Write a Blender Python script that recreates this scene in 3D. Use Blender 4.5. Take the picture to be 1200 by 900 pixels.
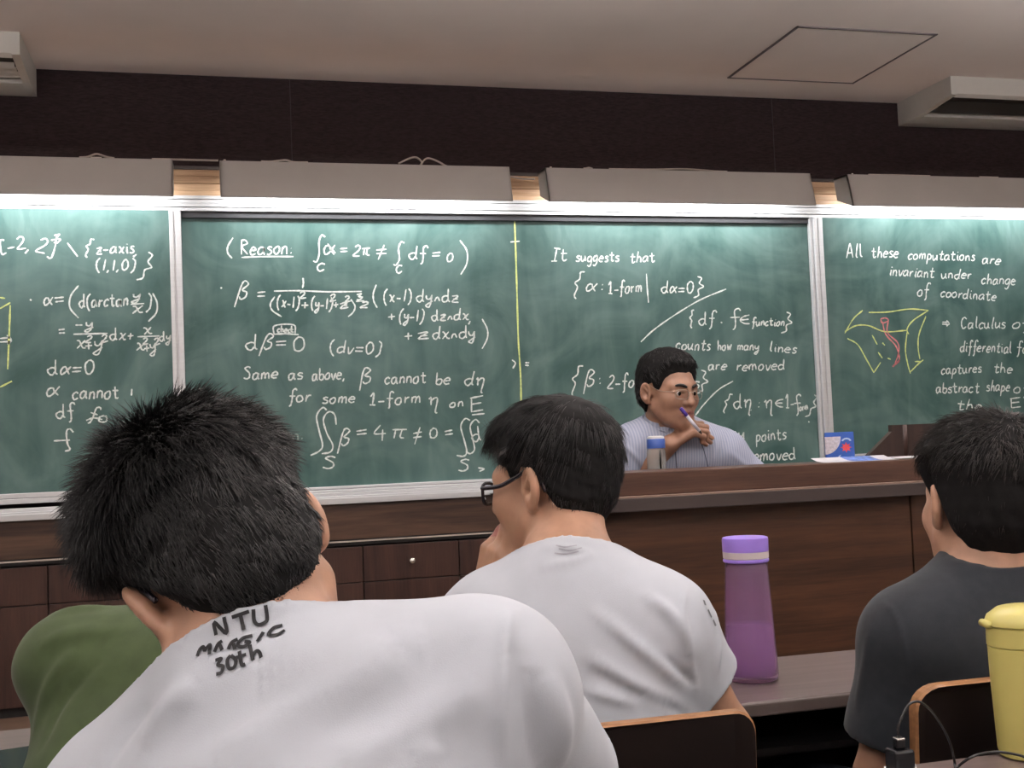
import bpy, bmesh, math, random
import numpy as np
from mathutils import Vector, Matrix
from mathutils.bvhtree import BVHTree

for _o in list(bpy.data.objects):
    bpy.data.objects.remove(_o, do_unlink=True)
SC = bpy.context.scene
COL = SC.collection
random.seed(7)
RNG = np.random.default_rng(11)

# ------------------------------------------------------------------ camera, world, light, exposure
F_PX = 1350.0
PITCH, YAW, ROLL = 0.0516449, 0.2562, -0.040985
CAM_Z = 1.19
_cy, _sy, _cp, _sp = math.cos(YAW), math.sin(YAW), math.cos(PITCH), math.sin(PITCH)
_F = np.array([_sy * _cp, _cy * _cp, _sp])
_R0 = np.array([_cy, -_sy, 0.0])
_U0 = np.cross(_R0, _F)
_c, _s = math.cos(ROLL), math.sin(ROLL)
CA = _c * _R0 + _s * _U0          # image right
CB = -_s * _R0 + _c * _U0         # image up
CF = _F                           # view direction
CC = np.array([0.0, 0.0, CAM_Z])
cam_data = bpy.data.cameras.new('camera')
cam_data.sensor_width = 36.0
cam_data.lens = F_PX * 36.0 / 1200.0
cam_data.clip_start = 0.05
cam = bpy.data.objects.new('camera', cam_data)
COL.objects.link(cam)
cam.matrix_world = Matrix(((CA[0], CB[0], -CF[0], CC[0]), (CA[1], CB[1], -CF[1], CC[1]), (CA[2], CB[2], -CF[2], CC[2]), (0, 0, 0, 1)))
SC.camera = cam

SC.view_settings.view_transform = 'Standard'
SC.view_settings.look = 'None'
SC.view_settings.gamma = 1.0
SC.view_settings.use_curve_mapping = False
SC.view_settings.exposure = -0.18
SC.cycles.use_denoising = True
SC.cycles.max_bounces = 8

world = bpy.data.worlds.new('world')
SC.world = world
world.use_nodes = True
world.node_tree.nodes['Background'].inputs[0].default_value = (0.75, 0.8, 0.9, 1)
world.node_tree.nodes['Background'].inputs[1].default_value = 0.02


def area_light(name, loc, rot, sx, sy, power, color=(1, 1, 1)):
    l = bpy.data.lights.new(name, 'AREA')
    l.shape = 'RECTANGLE'
    l.size, l.size_y = sx, sy
    l.energy = power
    l.color = color
    o = bpy.data.objects.new(name, l)
    COL.objects.link(o)
    o.location = loc
    o.rotation_euler = rot
    return o


CEIL_POWER = 6.0
UP_POWER = 50.0
# unseen pendant lamps over the seats, hung with added uplights to brighten the ceiling
CEILING_LAMPS = [(x, y) for y in (2.7, 0.6, -1.5) for x in (-1.2, 1.1, 3.4)]
LAMP_Z = 2.47
for _x, _y in CEILING_LAMPS:
    area_light('unseen_pendant_downlight', (_x, _y, LAMP_Z - 0.012), (0, 0, 0), 1.15, 0.20, CEIL_POWER, (0.97, 0.985, 1.0))
    area_light('added_ceiling_uplight', (_x, _y, LAMP_Z + 0.052), (math.pi, 0, 0), 1.15, 0.20, UP_POWER, (0.98, 0.985, 1.0))
BOARD_POWER = 12.5
BOARD_LAMPS = [(-1.36, -0.125), (0.06, 1.285), (1.45, 2.74), (2.935, 4.30)]
for _a, _b in BOARD_LAMPS:
    area_light('board_lamp_light', ((_a + _b) / 2, 4.862, 2.335), (math.radians(12), 0, 0), _b - _a - 0.1, 0.05, BOARD_POWER, (0.97, 0.99, 1.0))


# ------------------------------------------------------------------ rays through the photograph's pixels
def ray(x, y):
    return CF + CA * (x - 600.0) / F_PX - CB * (y - 450.35) / F_PX


def onY(x, y, Y):
    d = ray(x, y)
    return CC + d * Y / d[1]


def onZ(x, y, Z):
    d = ray(x, y)
    return CC + d * (Z - CAM_Z) / d[2]


def D(x, y, z):
    return CC + ray(x, y) * z


def dirv(dx, dy, dz):
    """direction from image right, image up and depth"""
    v = CA * dx + CB * dy + CF * dz
    return v / np.linalg.norm(v)


def unit(v):
    v = np.asarray(v, float)
    return v / np.linalg.norm(v)


# ------------------------------------------------------------------ materials
def new_mat(name):
    m = bpy.data.materials.new(name)
    m.use_nodes = True
    nt = m.node_tree
    return m, nt, nt.nodes['Principled BSDF']


def _set(b, key, v):
    if key in b.inputs:
        b.inputs[key].default_value = v


def mat_plain(name, col, rough=0.5, metal=0.0, var=0.08, scale=30.0, bump=0.0, spec=0.5, stretch=(1, 1, 1), sss=0.0, sheen=0.0, bscale=None):
    """one colour, slightly broken by noise, optional fine bump"""
    m, nt, b = new_mat(name)
    tc = nt.nodes.new('ShaderNodeTexCoord')
    mp = nt.nodes.new('ShaderNodeMapping')
    mp.inputs['Scale'].default_value = stretch
    nt.links.new(tc.outputs['Object'], mp.inputs['Vector'])
    nz = nt.nodes.new('ShaderNodeTexNoise')
    nz.inputs['Scale'].default_value = scale
    nz.inputs['Detail'].default_value = 4
    nt.links.new(mp.outputs[0], nz.inputs['Vector'])
    rp = nt.nodes.new('ShaderNodeValToRGB')
    c = np.array(col)
    lo, hi = np.clip(c * (1 - var), 0, 1), np.clip(c * (1 + var), 0, 1)
    rp.color_ramp.elements[0].position = 0.3
    rp.color_ramp.elements[1].position = 0.7
    rp.color_ramp.elements[0].color = (*lo, 1)
    rp.color_ramp.elements[1].color = (*hi, 1)
    nt.links.new(nz.outputs['Fac'], rp.inputs[0])
    nt.links.new(rp.outputs[0], b.inputs['Base Color'])
    b.inputs['Roughness'].default_value = rough
    b.inputs['Metallic'].default_value = metal
    _set(b, 'Specular IOR Level', spec)
    if sss:
        _set(b, 'Subsurface Weight', sss)
        _set(b, 'Subsurface Radius', (0.8, 0.3, 0.15))
        _set(b, 'Subsurface Scale', 0.01)
    if sheen:
        _set(b, 'Sheen Weight', sheen)
    if bump:
        n2 = nt.nodes.new('ShaderNodeTexNoise')
        n2.inputs['Scale'].default_value = bscale or scale * 4
        n2.inputs['Detail'].default_value = 3
        nt.links.new(mp.outputs[0], n2.inputs['Vector'])
        bp = nt.nodes.new('ShaderNodeBump')
        bp.inputs['Strength'].default_value = bump
        bp.inputs['Distance'].default_value = 0.002
        nt.links.new(n2.outputs['Fac'], bp.inputs['Height'])
        nt.links.new(bp.outputs[0], b.inputs['Normal'])
    return m


def mat_wood(name, dark, light, axis=0, rough=0.45, scale=5.0, coarse=14.0, spec=0.4):
    m, nt, b = new_mat(name)
    tc = nt.nodes.new('ShaderNodeTexCoord')
    mp = nt.nodes.new('ShaderNodeMapping')
    s = [coarse, coarse, coarse]
    s[axis] = coarse * 0.055
    mp.inputs['Scale'].default_value = s
    nt.links.new(tc.outputs['Object'], mp.inputs['Vector'])
    nz = nt.nodes.new('ShaderNodeTexNoise')
    nz.inputs['Scale'].default_value = scale * 0.25
    nz.inputs['Detail'].default_value = 8
    nz.inputs['Roughness'].default_value = 0.65
    nz.inputs['Distortion'].default_value = 0.6
    nt.links.new(mp.outputs[0], nz.inputs['Vector'])
    n2 = nt.nodes.new('ShaderNodeTexNoise')
    n2.inputs['Scale'].default_value = scale * 2.4
    n2.inputs['Detail'].default_value = 3
    nt.links.new(mp.outputs[0], n2.inputs['Vector'])
    mx = nt.nodes.new('ShaderNodeMath')
    mx.operation = 'MULTIPLY_ADD'
    mx.inputs[1].default_value = 0.35
    nt.links.new(n2.outputs['Fac'], mx.inputs[0])
    nt.links.new(nz.outputs['Fac'], mx.inputs[2])
    rp = nt.nodes.new('ShaderNodeValToRGB')
    rp.color_ramp.elements[0].position = 0.45
    rp.color_ramp.elements[1].position = 0.85
    rp.color_ramp.elements[0].color = (*dark, 1)
    rp.color_ramp.elements[1].color = (*light, 1)
    nt.links.new(mx.outputs[0], rp.inputs[0])
    nt.links.new(rp.outputs[0], b.inputs['Base Color'])
    b.inputs['Roughness'].default_value = rough
    _set(b, 'Specular IOR Level', spec)
    return m


def mat_board():
    """green enamel chalkboard with wiped chalk haze"""
    m, nt, b = new_mat('chalkboard_green')
    tc = nt.nodes.new('ShaderNodeTexCoord')
    mp = nt.nodes.new('ShaderNodeMapping')
    mp.inputs['Scale'].default_value = (1.0, 1.0, 1.0)
    nt.links.new(tc.outputs['Object'], mp.inputs['Vector'])
    nz = nt.nodes.new('ShaderNodeTexNoise')
    nz.inputs['Scale'].default_value = 2.6
    nz.inputs['Detail'].default_value = 5
    nz.inputs['Roughness'].default_value = 0.55
    nz.inputs['Distortion'].default_value = 1.6
    nt.links.new(mp.outputs[0], nz.inputs['Vector'])
    mp2 = nt.nodes.new('ShaderNodeMapping')
    mp2.inputs['Rotation'].default_value = (0, math.radians(35), 0)
    mp2.inputs['Scale'].default_value = (9.0, 3.0, 1.6)
    nt.links.new(tc.outputs['Object'], mp2.inputs['Vector'])
    n2 = nt.nodes.new('ShaderNodeTexNoise')
    n2.inputs['Scale'].default_value = 1.3
    n2.inputs['Detail'].default_value = 6
    n2.inputs['Distortion'].default_value = 0.8
    nt.links.new(mp2.outputs[0], n2.inputs['Vector'])
    vo = nt.nodes.new('ShaderNodeTexVoronoi')      # wiped patches with their own edges
    vo.inputs['Scale'].default_value = 1.5
    nt.links.new(nz.outputs['Color'], mp.inputs['Location']) if False else None
    ad = nt.nodes.new('ShaderNodeVectorMath')
    ad.operation = 'MULTIPLY_ADD'
    ad.inputs[1].default_value = (0.5, 0.5, 0.5)
    nt.links.new(nz.outputs['Color'], ad.inputs[0])
    nt.links.new(tc.outputs['Object'], ad.inputs[2])
    nt.links.new(ad.outputs[0], vo.inputs['Vector'])
    sm = nt.nodes.new('ShaderNodeSeparateColor')
    nt.links.new(vo.outputs['Color'], sm.inputs[0])
    a1 = nt.nodes.new('ShaderNodeMath')
    a1.operation = 'MULTIPLY_ADD'
    a1.inputs[1].default_value = 0.42
    nt.links.new(n2.outputs['Fac'], a1.inputs[0])
    nt.links.new(nz.outputs['Fac'], a1.inputs[2])
    a2 = nt.nodes.new('ShaderNodeMath')
    a2.operation = 'MULTIPLY_ADD'
    a2.inputs[1].default_value = 0.10
    nt.links.new(sm.outputs[0], a2.inputs[0])
    nt.links.new(a1.outputs[0], a2.inputs[2])
    rp = nt.nodes.new('ShaderNodeValToRGB')
    e = rp.color_ramp.elements
    e[0].position, e[1].position = 0.56, 1.06
    e[0].color = (0.032, 0.083, 0.075, 1)
    e[1].color = (0.110, 0.183, 0.170, 1)
    nt.links.new(a2.outputs[0], rp.inputs[0])
    nt.links.new(rp.outputs[0], b.inputs['Base Color'])
    b.inputs['Roughness'].default_value = 0.42
    _set(b, 'Specular IOR Level', 0.35)
    return m


def mat_glassy(name, col, rough=0.05, ior=1.45, alpha_mix=0.0):
    m, nt, b = new_mat(name)
    b.inputs['Base Color'].default_value = (*col, 1)
    b.inputs['Roughness'].default_value = rough
    b.inputs['IOR'].default_value = ior
    _set(b, 'Transmission Weight', 1.0)
    nz = nt.nodes.new('ShaderNodeTexNoise')
    nz.inputs['Scale'].default_value = 60
    rp = nt.nodes.new('ShaderNodeMapRange')
    rp.inputs['To Min'].default_value = rough
    rp.inputs['To Max'].default_value = rough + 0.05
    nt.links.new(nz.outputs['Fac'], rp.inputs['Value'])
    nt.links.new(rp.outputs[0], b.inputs['Roughness'])
    return m


def mat_emit(name, col, strength):
    m, nt, b = new_mat(name)
    b.inputs['Base Color'].default_value = (*col, 1)
    _set(b, 'Emission Color', (*col, 1))
    _set(b, 'Emission Strength', strength)
    return m


M = {}
M['ceiling'] = mat_plain('ceiling_plaster', (0.84, 0.735, 0.68), 0.9, var=0.03, scale=3, bump=0.15, bscale=160)
M['wall'] = mat_plain('side_wall_paint', (0.55, 0.52, 0.48), 0.9, var=0.03, scale=3)
M['dark_wall'] = mat_plain('dark_wall_cloth', (0.034, 0.023, 0.024), 0.95, var=0.25, scale=40, stretch=(1, 1, 5), bump=0.2, bscale=400, spec=0.1)
M['floor'] = mat_plain('floor_vinyl', (0.16, 0.14, 0.13), 0.5, var=0.12, scale=8)
M['stage'] = mat_wood('stage_boards', (0.05, 0.03, 0.02), (0.12, 0.07, 0.045), 0)
M['board'] = mat_board()
M['alu'] = mat_plain('brushed_aluminium', (0.60, 0.60, 0.61), 0.45, 0.35, var=0.04, scale=20, stretch=(0.1, 1, 6))
M['rail_shadow'] = mat_plain('painted_rail_shadow', (0.05, 0.05, 0.055), 0.5, 0.5)  # dark tone paints the shadow line under the board rail
M['lamp_housing'] = mat_plain('lamp_housing_paint', (0.36, 0.335, 0.315), 0.6, var=0.03, scale=6)
M['lamp_inner'] = mat_plain('white_reflector', (0.85, 0.85, 0.84), 0.5, var=0.02)
M['tube'] = mat_emit('fluorescent_tube', (1.0, 0.98, 0.95), 4.0)
M['diffuser'] = mat_emit('ceiling_lamp_diffuser', (1.0, 0.95, 0.9), 1.2)
M['cable_white'] = mat_plain('pale_cable', (0.42, 0.36, 0.32), 0.6)
M['ledge_wood'] = mat_wood('light_ledge_wood', (0.30, 0.17, 0.09), (0.55, 0.36, 0.22), 0, 0.5)
M['cab_wood_h'] = mat_wood('walnut_panel_grain_along', (0.022, 0.0108, 0.0070), (0.092, 0.050, 0.033), 0, 0.42, coarse=10)
M['cab_wood_v'] = mat_wood('walnut_panel_grain_upright', (0.023, 0.0096, 0.007), (0.064, 0.029, 0.021), 2, 0.45)
M['bench_front'] = mat_wood('bench_front_veneer', (0.031, 0.0118, 0.0056), (0.082, 0.034, 0.0165), 0, 0.45, coarse=18)
M['bench_top'] = mat_wood('bench_ledge_laminate', (0.042, 0.0185, 0.0125), (0.096, 0.047, 0.032), 0, 0.4, coarse=18)
M['bench_edge'] = mat_plain('bench_edge_laminate', (0.042, 0.030, 0.028), 0.45, var=0.12, scale=8, stretch=(0.2, 1, 4))
M['edge_highlight'] = mat_plain('painted_edge_highlight', (0.20, 0.13, 0.10), 0.4, var=0.2, scale=20)  # pale colour paints the highlight along the bench edge
M['dark_gap'] = mat_plain('dark_seam', (0.006, 0.004, 0.004), 0.8)
M['ac_white'] = mat_plain('air_conditioner_shell', (0.52, 0.49, 0.45), 0.55, var=0.02)
M['ac_dark'] = mat_plain('air_conditioner_slot', (0.010, 0.009, 0.009), 0.6)
M['chrome'] = mat_plain('polished_steel', (0.75, 0.72, 0.66), 0.2, 0.9, var=0.02)
M['chalk'] = mat_plain('white_chalk', (0.70, 0.75, 0.72), 0.95, var=0.22, scale=90, spec=0.1)
M['chalk_faint'] = mat_plain('faint_white_chalk', (0.30, 0.37, 0.34), 0.95, var=0.25, scale=90, spec=0.1)
M['chalk_yellow'] = mat_plain('yellow_chalk', (0.62, 0.70, 0.26), 0.95, var=0.22, scale=90, spec=0.1)
M['chalk_pink'] = mat_plain('pink_chalk', (0.66, 0.24, 0.25), 0.95, var=0.22, scale=90, spec=0.1)
M['desk_top'] = mat_wood('student_desk_laminate', (0.095, 0.070, 0.066), (0.150, 0.115, 0.108), 0, 0.28, coarse=20, spec=0.5)
M['desk_edge'] = mat_plain('student_desk_edge', (0.10, 0.078, 0.072), 0.4, var=0.1)
M['desk_dark'] = mat_plain('desk_underside_panel', (0.010, 0.008, 0.008), 0.7)
M['chair_dark'] = mat_plain('dark_chair_laminate', (0.008, 0.0046, 0.0040), 0.6, var=0.15, scale=12, spec=0.15)
M['chair_edge'] = mat_wood('plywood_edge', (0.16, 0.075, 0.032), (0.36, 0.18, 0.08), 0, 0.35)
M['chair_metal'] = mat_plain('black_chair_metal', (0.02, 0.02, 0.022), 0.4, 0.6)


# ------------------------------------------------------------------ objects
BASE = {}


def tag(o, label=None, cat=None, group=None, kind=None):
    if label:
        o['label'] = label
    if cat:
        o['category'] = cat
    if group:
        o['group'] = group
    if kind:
        o['kind'] = kind
    return o


def thing(name, label, cat, loc=(0, 0, 0), group=None):
    o = bpy.data.objects.new(name, None)
    o.empty_display_size = 0.05
    COL.objects.link(o)
    o.location = loc
    BASE[o.name] = np.array(loc, float)
    return tag(o, label, cat, group)


def link_mesh(name, me, parent=None, base=None):
    o = bpy.data.objects.new(name, me)
    COL.objects.link(o)
    if parent is not None:
        o.parent = parent
        BASE[o.name] = BASE[parent.name]
    else:
        BASE[o.name] = np.zeros(3) if base is None else np.array(base, float)
    return o


def obj(name, V, Fc, mats, parent=None, smooth=False, midx=None, loc=None, label=None):
    """world-space vertices and faces -> ONE mesh object under parent (or top-level at loc)"""
    V = np.asarray(V, float)
    base = BASE[parent.name] if parent is not None else (np.zeros(3) if loc is None else np.array(loc, float))
    me = bpy.data.meshes.new(name)
    V = V - base
    if isinstance(Fc, np.ndarray) and Fc.ndim == 2:
        n, k = Fc.shape
        me.vertices.add(len(V))
        me.vertices.foreach_set('co', V.astype(np.float32).ravel())
        me.loops.add(n * k)
        me.loops.foreach_set('vertex_index', Fc.astype(np.int32).ravel())
        me.polygons.add(n)
        me.polygons.foreach_set('loop_start', np.arange(0, n * k, k, dtype=np.int32))
        me.polygons.foreach_set('loop_total', np.full(n, k, dtype=np.int32))
        me.update(calc_edges=True)
    else:
        me.from_pydata([tuple(v) for v in V], [], [tuple(int(i) for i in f) for f in Fc])
        me.update()
    for m in (mats if isinstance(mats, (list, tuple)) else [mats]):
        me.materials.append(m)
    if midx is not None:
        me.polygons.foreach_set('material_index', np.asarray(midx, dtype=np.int32))
    if smooth:
        me.polygons.foreach_set('use_smooth', np.ones(len(me.polygons), dtype=bool))
    o = link_mesh(name, me, parent, base)
    if parent is None:
        o.location = base
    if label:
        o['label'] = label
    return o


class MB:
    """collects shapes into one mesh; each shape may carry a material slot"""

    def __init__(self):
        self.V, self.F, self.I = [], [], []

    def add(self, V, F, mi=0):
        n = len(self.V)
        self.V += [tuple(map(float, v)) for v in V]
        self.F += [tuple(int(i) + n for i in f) for f in F]
        self.I += [mi] * len(F)
        return self

    def box(self, x0, x1, y0, y1, z0, z1, mi=0, bev=0.0):
        bm = bmesh.new()
        bmesh.ops.create_cube(bm, size=1.0)
        for v in bm.verts:
            v.co = ((x0 + x1) / 2 + v.co.x * (x1 - x0), (y0 + y1) / 2 + v.co.y * (y1 - y0), (z0 + z1) / 2 + v.co.z * (z1 - z0))
        if bev:
            bmesh.ops.bevel(bm, geom=bm.edges[:], offset=bev, segments=2, affect='EDGES', profile=0.5)
        return self.bm(bm, mi)

    def bm(self, bm, mi=0):
        bm.verts.ensure_lookup_table()
        for i, v in enumerate(bm.verts):
            v.index = i
        V = [v.co[:] for v in bm.verts]
        F = [[v.index for v in f.verts] for f in bm.faces]
        bm.free()
        return self.add(V, F, mi)

    def prism(self, prof, a, b, axis=0, mi=0):
        """extrude a profile (list of 2D points in the two other axes) from a to b along axis"""
        o = [i for i in range(3) if i != axis]
        V = []
        for t in (a, b):
            for p in prof:
                v = [0, 0, 0]
                v[axis] = t
                v[o[0]], v[o[1]] = p
                V.append(v)
        n = len(prof)
        F = [list(range(n))[::-1], list(range(n, 2 * n))] + [[i, (i + 1) % n, n + (i + 1) % n, n + i] for i in range(n)]
        bm = bmesh.new()
        vs = [bm.verts.new(v) for v in V]
        for f in F:
            bm.faces.new([vs[i] for i in f])
        bmesh.ops.recalc_face_normals(bm, faces=bm.faces[:])
        return self.bm(bm, mi)

    def tube(self, pts, r, n=8, mi=0, cap=True, closed=False):
        P = np.asarray(pts, float)
        rr = np.full(len(P), r) if np.isscalar(r) else np.asarray(r)
        T = np.gradient(P, axis=0)
        if closed:
            T = np.roll(P, -1, 0) - np.roll(P, 1, 0)
        T /= np.linalg.norm(T, axis=1)[:, None] + 1e-12
        up = np.array([0, 0, 1.0]) if abs(T[0][2]) < 0.9 else np.array([1.0, 0, 0])
        N = np.cross(T[0], up)
        N /= np.linalg.norm(N)
        V = []
        for i in range(len(P)):
            N = N - T[i] * (N @ T[i])
            N /= np.linalg.norm(N) + 1e-12
            Bn = np.cross(T[i], N)
            for k in range(n):
                a = 2 * math.pi * k / n
                V.append(P[i] + rr[i] * (N * math.cos(a) + Bn * math.sin(a)))
        F = []
        m = len(P)
        for i in range(m if closed else m - 1):
            j = (i + 1) % m
            for k in range(n):
                F.append((i * n + k, i * n + (k + 1) % n, j * n + (k + 1) % n, j * n + k))
        if cap and not closed:
            F.append(tuple(range(n))[::-1])
            F.append(tuple((m - 1) * n + k for k in range(n)))
        return self.add(V, F, mi)

    def lathe(self, prof, c, n=40, mi=0, axis=2):
        """profile list of (radius, height) around the z axis at c"""
        V, F = [], []
        for r, h in prof:
            for k in range(n):
                a = 2 * math.pi * k / n
                V.append((c[0] + r * math.cos(a), c[1] + r * math.sin(a), c[2] + h))
        for i in range(len(prof) - 1):
            for k in range(n):
                F.append((i * n + k, i * n + (k + 1) % n, (i + 1) * n + (k + 1) % n, (i + 1) * n + k))
        if prof[0][0] > 1e-5:
            F.append(tuple(range(n))[::-1])
        if prof[-1][0] > 1e-5:
            F.append(tuple((len(prof) - 1) * n + k for k in range(n)))
        return self.add(V, F, mi)

    def build(self, name, mats, parent=None, smooth=False, loc=None, label=None):
        return obj(name, np.array(self.V), self.F, mats, parent, smooth, self.I if isinstance(mats, (list, tuple)) else None, loc, label)


def smooth_by_angle(o, deg=40):
    me = o.data
    me.polygons.foreach_set('use_smooth', np.ones(len(me.polygons), dtype=bool))
    try:
        me.set_sharp_from_angle(angle=math.radians(deg))
    except Exception:
        pass
    return o


def copy_tree(o, parent=None):
    c = o.copy()
    COL.objects.link(c)
    c.parent = parent
    for ch in list(o.children):
        copy_tree(ch, c)
    return c


def catmull(pts, n=6):
    P = np.asarray(pts, float)
    if len(P) < 3:
        t = np.linspace(0, 1, n + 1)[:, None]
        return P[0] * (1 - t) + P[-1] * t
    Q = np.vstack([2 * P[0] - P[1], P, 2 * P[-1] - P[-2]])
    out = []
    for i in range(1, len(Q) - 2):
        p0, p1, p2, p3 = Q[i - 1], Q[i], Q[i + 1], Q[i + 2]
        for t in np.linspace(0, 1, n, endpoint=False):
            out.append(0.5 * ((2 * p1) + (-p0 + p2) * t + (2 * p0 - 5 * p1 + 4 * p2 - p3) * t * t + (-p0 + 3 * p1 - 3 * p2 + p3) * t ** 3))
    out.append(Q[-2])
    return np.array(out)
# ------------------------------------------------------------------ the room shell
X0, X1, Y0, YW, ZC = -3.2, 5.6, -3.2, 5.06, 2.83
STAGE_Z = 0.20


def structure(name, mb, mats, label, parent=None):
    o = mb.build(name, mats, parent)
    return tag(o, label, None, None, 'structure')


structure('floor', MB().box(X0, X1, Y0, YW, -0.1, 0.0), M['floor'], 'grey vinyl classroom floor')
structure('ceiling', MB().box(X0, X1, Y0, YW, ZC, ZC + 0.1), M['ceiling'], 'pinkish beige plaster ceiling')
structure('wall_left', MB().box(X0 - 0.1, X0, Y0, YW + 0.1, 0, ZC), M['wall'], 'plain left classroom wall')
structure('wall_right', MB().box(X1, X1 + 0.1, Y0, YW + 0.1, 0, ZC), M['wall'], 'plain right classroom wall')
structure('wall_back', MB().box(X0, X1, Y0 - 0.1, Y0, 0, ZC), M['wall'], 'plain back classroom wall')
mb = MB().box(X0, X1, YW, YW + 0.1, 0, ZC)
structure('wall_front', mb, M['dark_wall'], 'dark brown cloth-covered front wall above the chalkboards')
# seams between the cloth panels
mb = MB()
for sx in (-1.95, 0.372, 2.70, 5.02):
    mb.box(sx - 0.0015, sx + 0.0015, YW - 0.002, YW, 2.41, ZC)
M['seam'] = mat_plain('cloth_seam', (0.05, 0.04, 0.04), 0.9)
structure('trim_1', mb, M['seam'], 'thin upright seams in the dark cloth wall panels')
structure('trim_2', MB().box(X0, X1, 5.0, YW, 2.405, 2.42), M['bench_edge'], 'top edge of the wooden ledge behind the board lamps')
mb = MB()
for i in range(4):
    z = 2.285 + i * 0.030
    mb.box(X0, X1, 4.995 + 0.006 * (i % 2), YW, z, z + 0.029, 0, 0.002)
structure('trim_3', mb, M['ledge_wood'], 'light wooden slats behind the board lamps')
structure('trim_4', MB().box(X0, X1, 2.55, YW, 0, STAGE_Z, 0, 0.006), M['stage'], 'low wooden teaching platform')

# fixtures for the unseen pendants added above the seats
for i, (x, y) in enumerate(CEILING_LAMPS):
    if i == 0:
        t = thing('unseen_pendant', 'unseen white pendant lamp above the student seats, added to light the ceiling', 'ceiling lamp', (x, y, ZC), 'unseen pendant lamps added above the seats')
        MB().prism([(y - 0.11, LAMP_Z), (y + 0.11, LAMP_Z), (y + 0.11, LAMP_Z + 0.012), (y + 0.04, LAMP_Z + 0.045), (y - 0.04, LAMP_Z + 0.045), (y - 0.11, LAMP_Z + 0.012)], x - 0.6, x + 0.6, 0).build('housing', M['lamp_inner'], t)
        MB().box(x - 0.58, x + 0.58, y - 0.10, y + 0.10, LAMP_Z - 0.008, LAMP_Z).build('diffuser', M['diffuser'], t)
        for sx in (-0.5, 0.5):
            MB().tube([(x + sx, y, LAMP_Z + 0.04), (x + sx, y, ZC)], 0.004, 8).build('hanger', M['chair_metal'], t, True)
        lamp0 = t
    else:
        c = copy_tree(lamp0)
        c.location = (x, y, ZC)

# access hatch in the ceiling
hx0, hx1, hy0, hy1 = 2.335, 2.985, 4.125, 4.785
t = thing('ceiling_hatch', 'square access hatch in the ceiling with a thin grey metal frame', 'hatch', ((hx0 + hx1) / 2, (hy0 + hy1) / 2, ZC))
mb = MB()
w = 0.010
for a in ((hx0, hx1, hy0, hy0 + w), (hx0, hx1, hy1 - w, hy1), (hx0, hx0 + w, hy0, hy1), (hx1 - w, hx1, hy0, hy1)):
    mb.box(*a, ZC - 0.005, ZC)
M['hatch_frame'] = mat_plain('hatch_frame_metal', (0.17, 0.14, 0.145), 0.5, 0.3)
mb.build('frame', M['hatch_frame'], t)
MB().box(hx0 + w, hx1 - w, hy0 + w, hy1 - w, ZC - 0.003, ZC).build('panel', M['ceiling'], t)


# ceiling-hung air conditioners against the front wall
def air_con(x0, x1, label, extra):
    y0, y1, z0 = 4.625, YW, 2.712
    t = thing('air_conditioner', label, 'air conditioner', ((x0 + x1) / 2, (y0 + y1) / 2, ZC), 'air conditioners under the ceiling')
    mb = MB()
    # shell open below, with a sloped front lip
    prof = [(y0, ZC), (y1, ZC), (y1, z0), (y0 + 0.26, z0), (y0 + 0.26, z0 + 0.035), (y0 + 0.045, z0 + 0.035), (y0 + 0.02, z0 + 0.022), (y0, z0 + 0.035)]
    mb.prism(prof, x0 + 0.03, x1 - 0.03, 0)
    endp = [(y0, ZC), (y1, ZC), (y1, z0), (y0 + 0.30, z0), (y0, z0 + 0.030)]
    mb.prism(endp, x0, x0 + 0.03, 0)
    mb.prism(endp, x1 - 0.03, x1, 0)
    mb.build('shell', M['ac_white'], t)
    MB().box(x0 + 0.03, x1 - 0.03, y0 + 0.05, y0 + 0.26, z0 + 0.030, z0 + 0.036).build('air_slot', M['ac_dark'], t)
    mb = MB()
    for k in range(3):
        yy = y0 + 0.09 + 0.055 * k
        mb.prism([(yy, z0 + 0.028), (yy + 0.028, z0 + 0.012), (yy + 0.031, z0 + 0.014), (yy + 0.003, z0 + 0.030)], x0 + 0.035, x1 - 0.035, 0)
    mb.build('louvre', M['ac_dark' if extra else 'ac_white'], t)
    return t


air_con(3.40, 4.75, 'beige ceiling air conditioner above the right-hand chalkboard, with a dark outlet slot', True)
air_con(-2.05, -0.668, 'beige ceiling air conditioner cut off by the left edge of the photo', False)

# ------------------------------------------------------------------ lamps over the boards
lamp_labels = ['long grey board lamp over the left chalkboard, cut off by the left edge',
               'long grey board lamp over the left half of the wide middle chalkboard',
               'long grey board lamp over the right half of the wide middle chalkboard',
               'long grey board lamp over the right-hand chalkboard']


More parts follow.
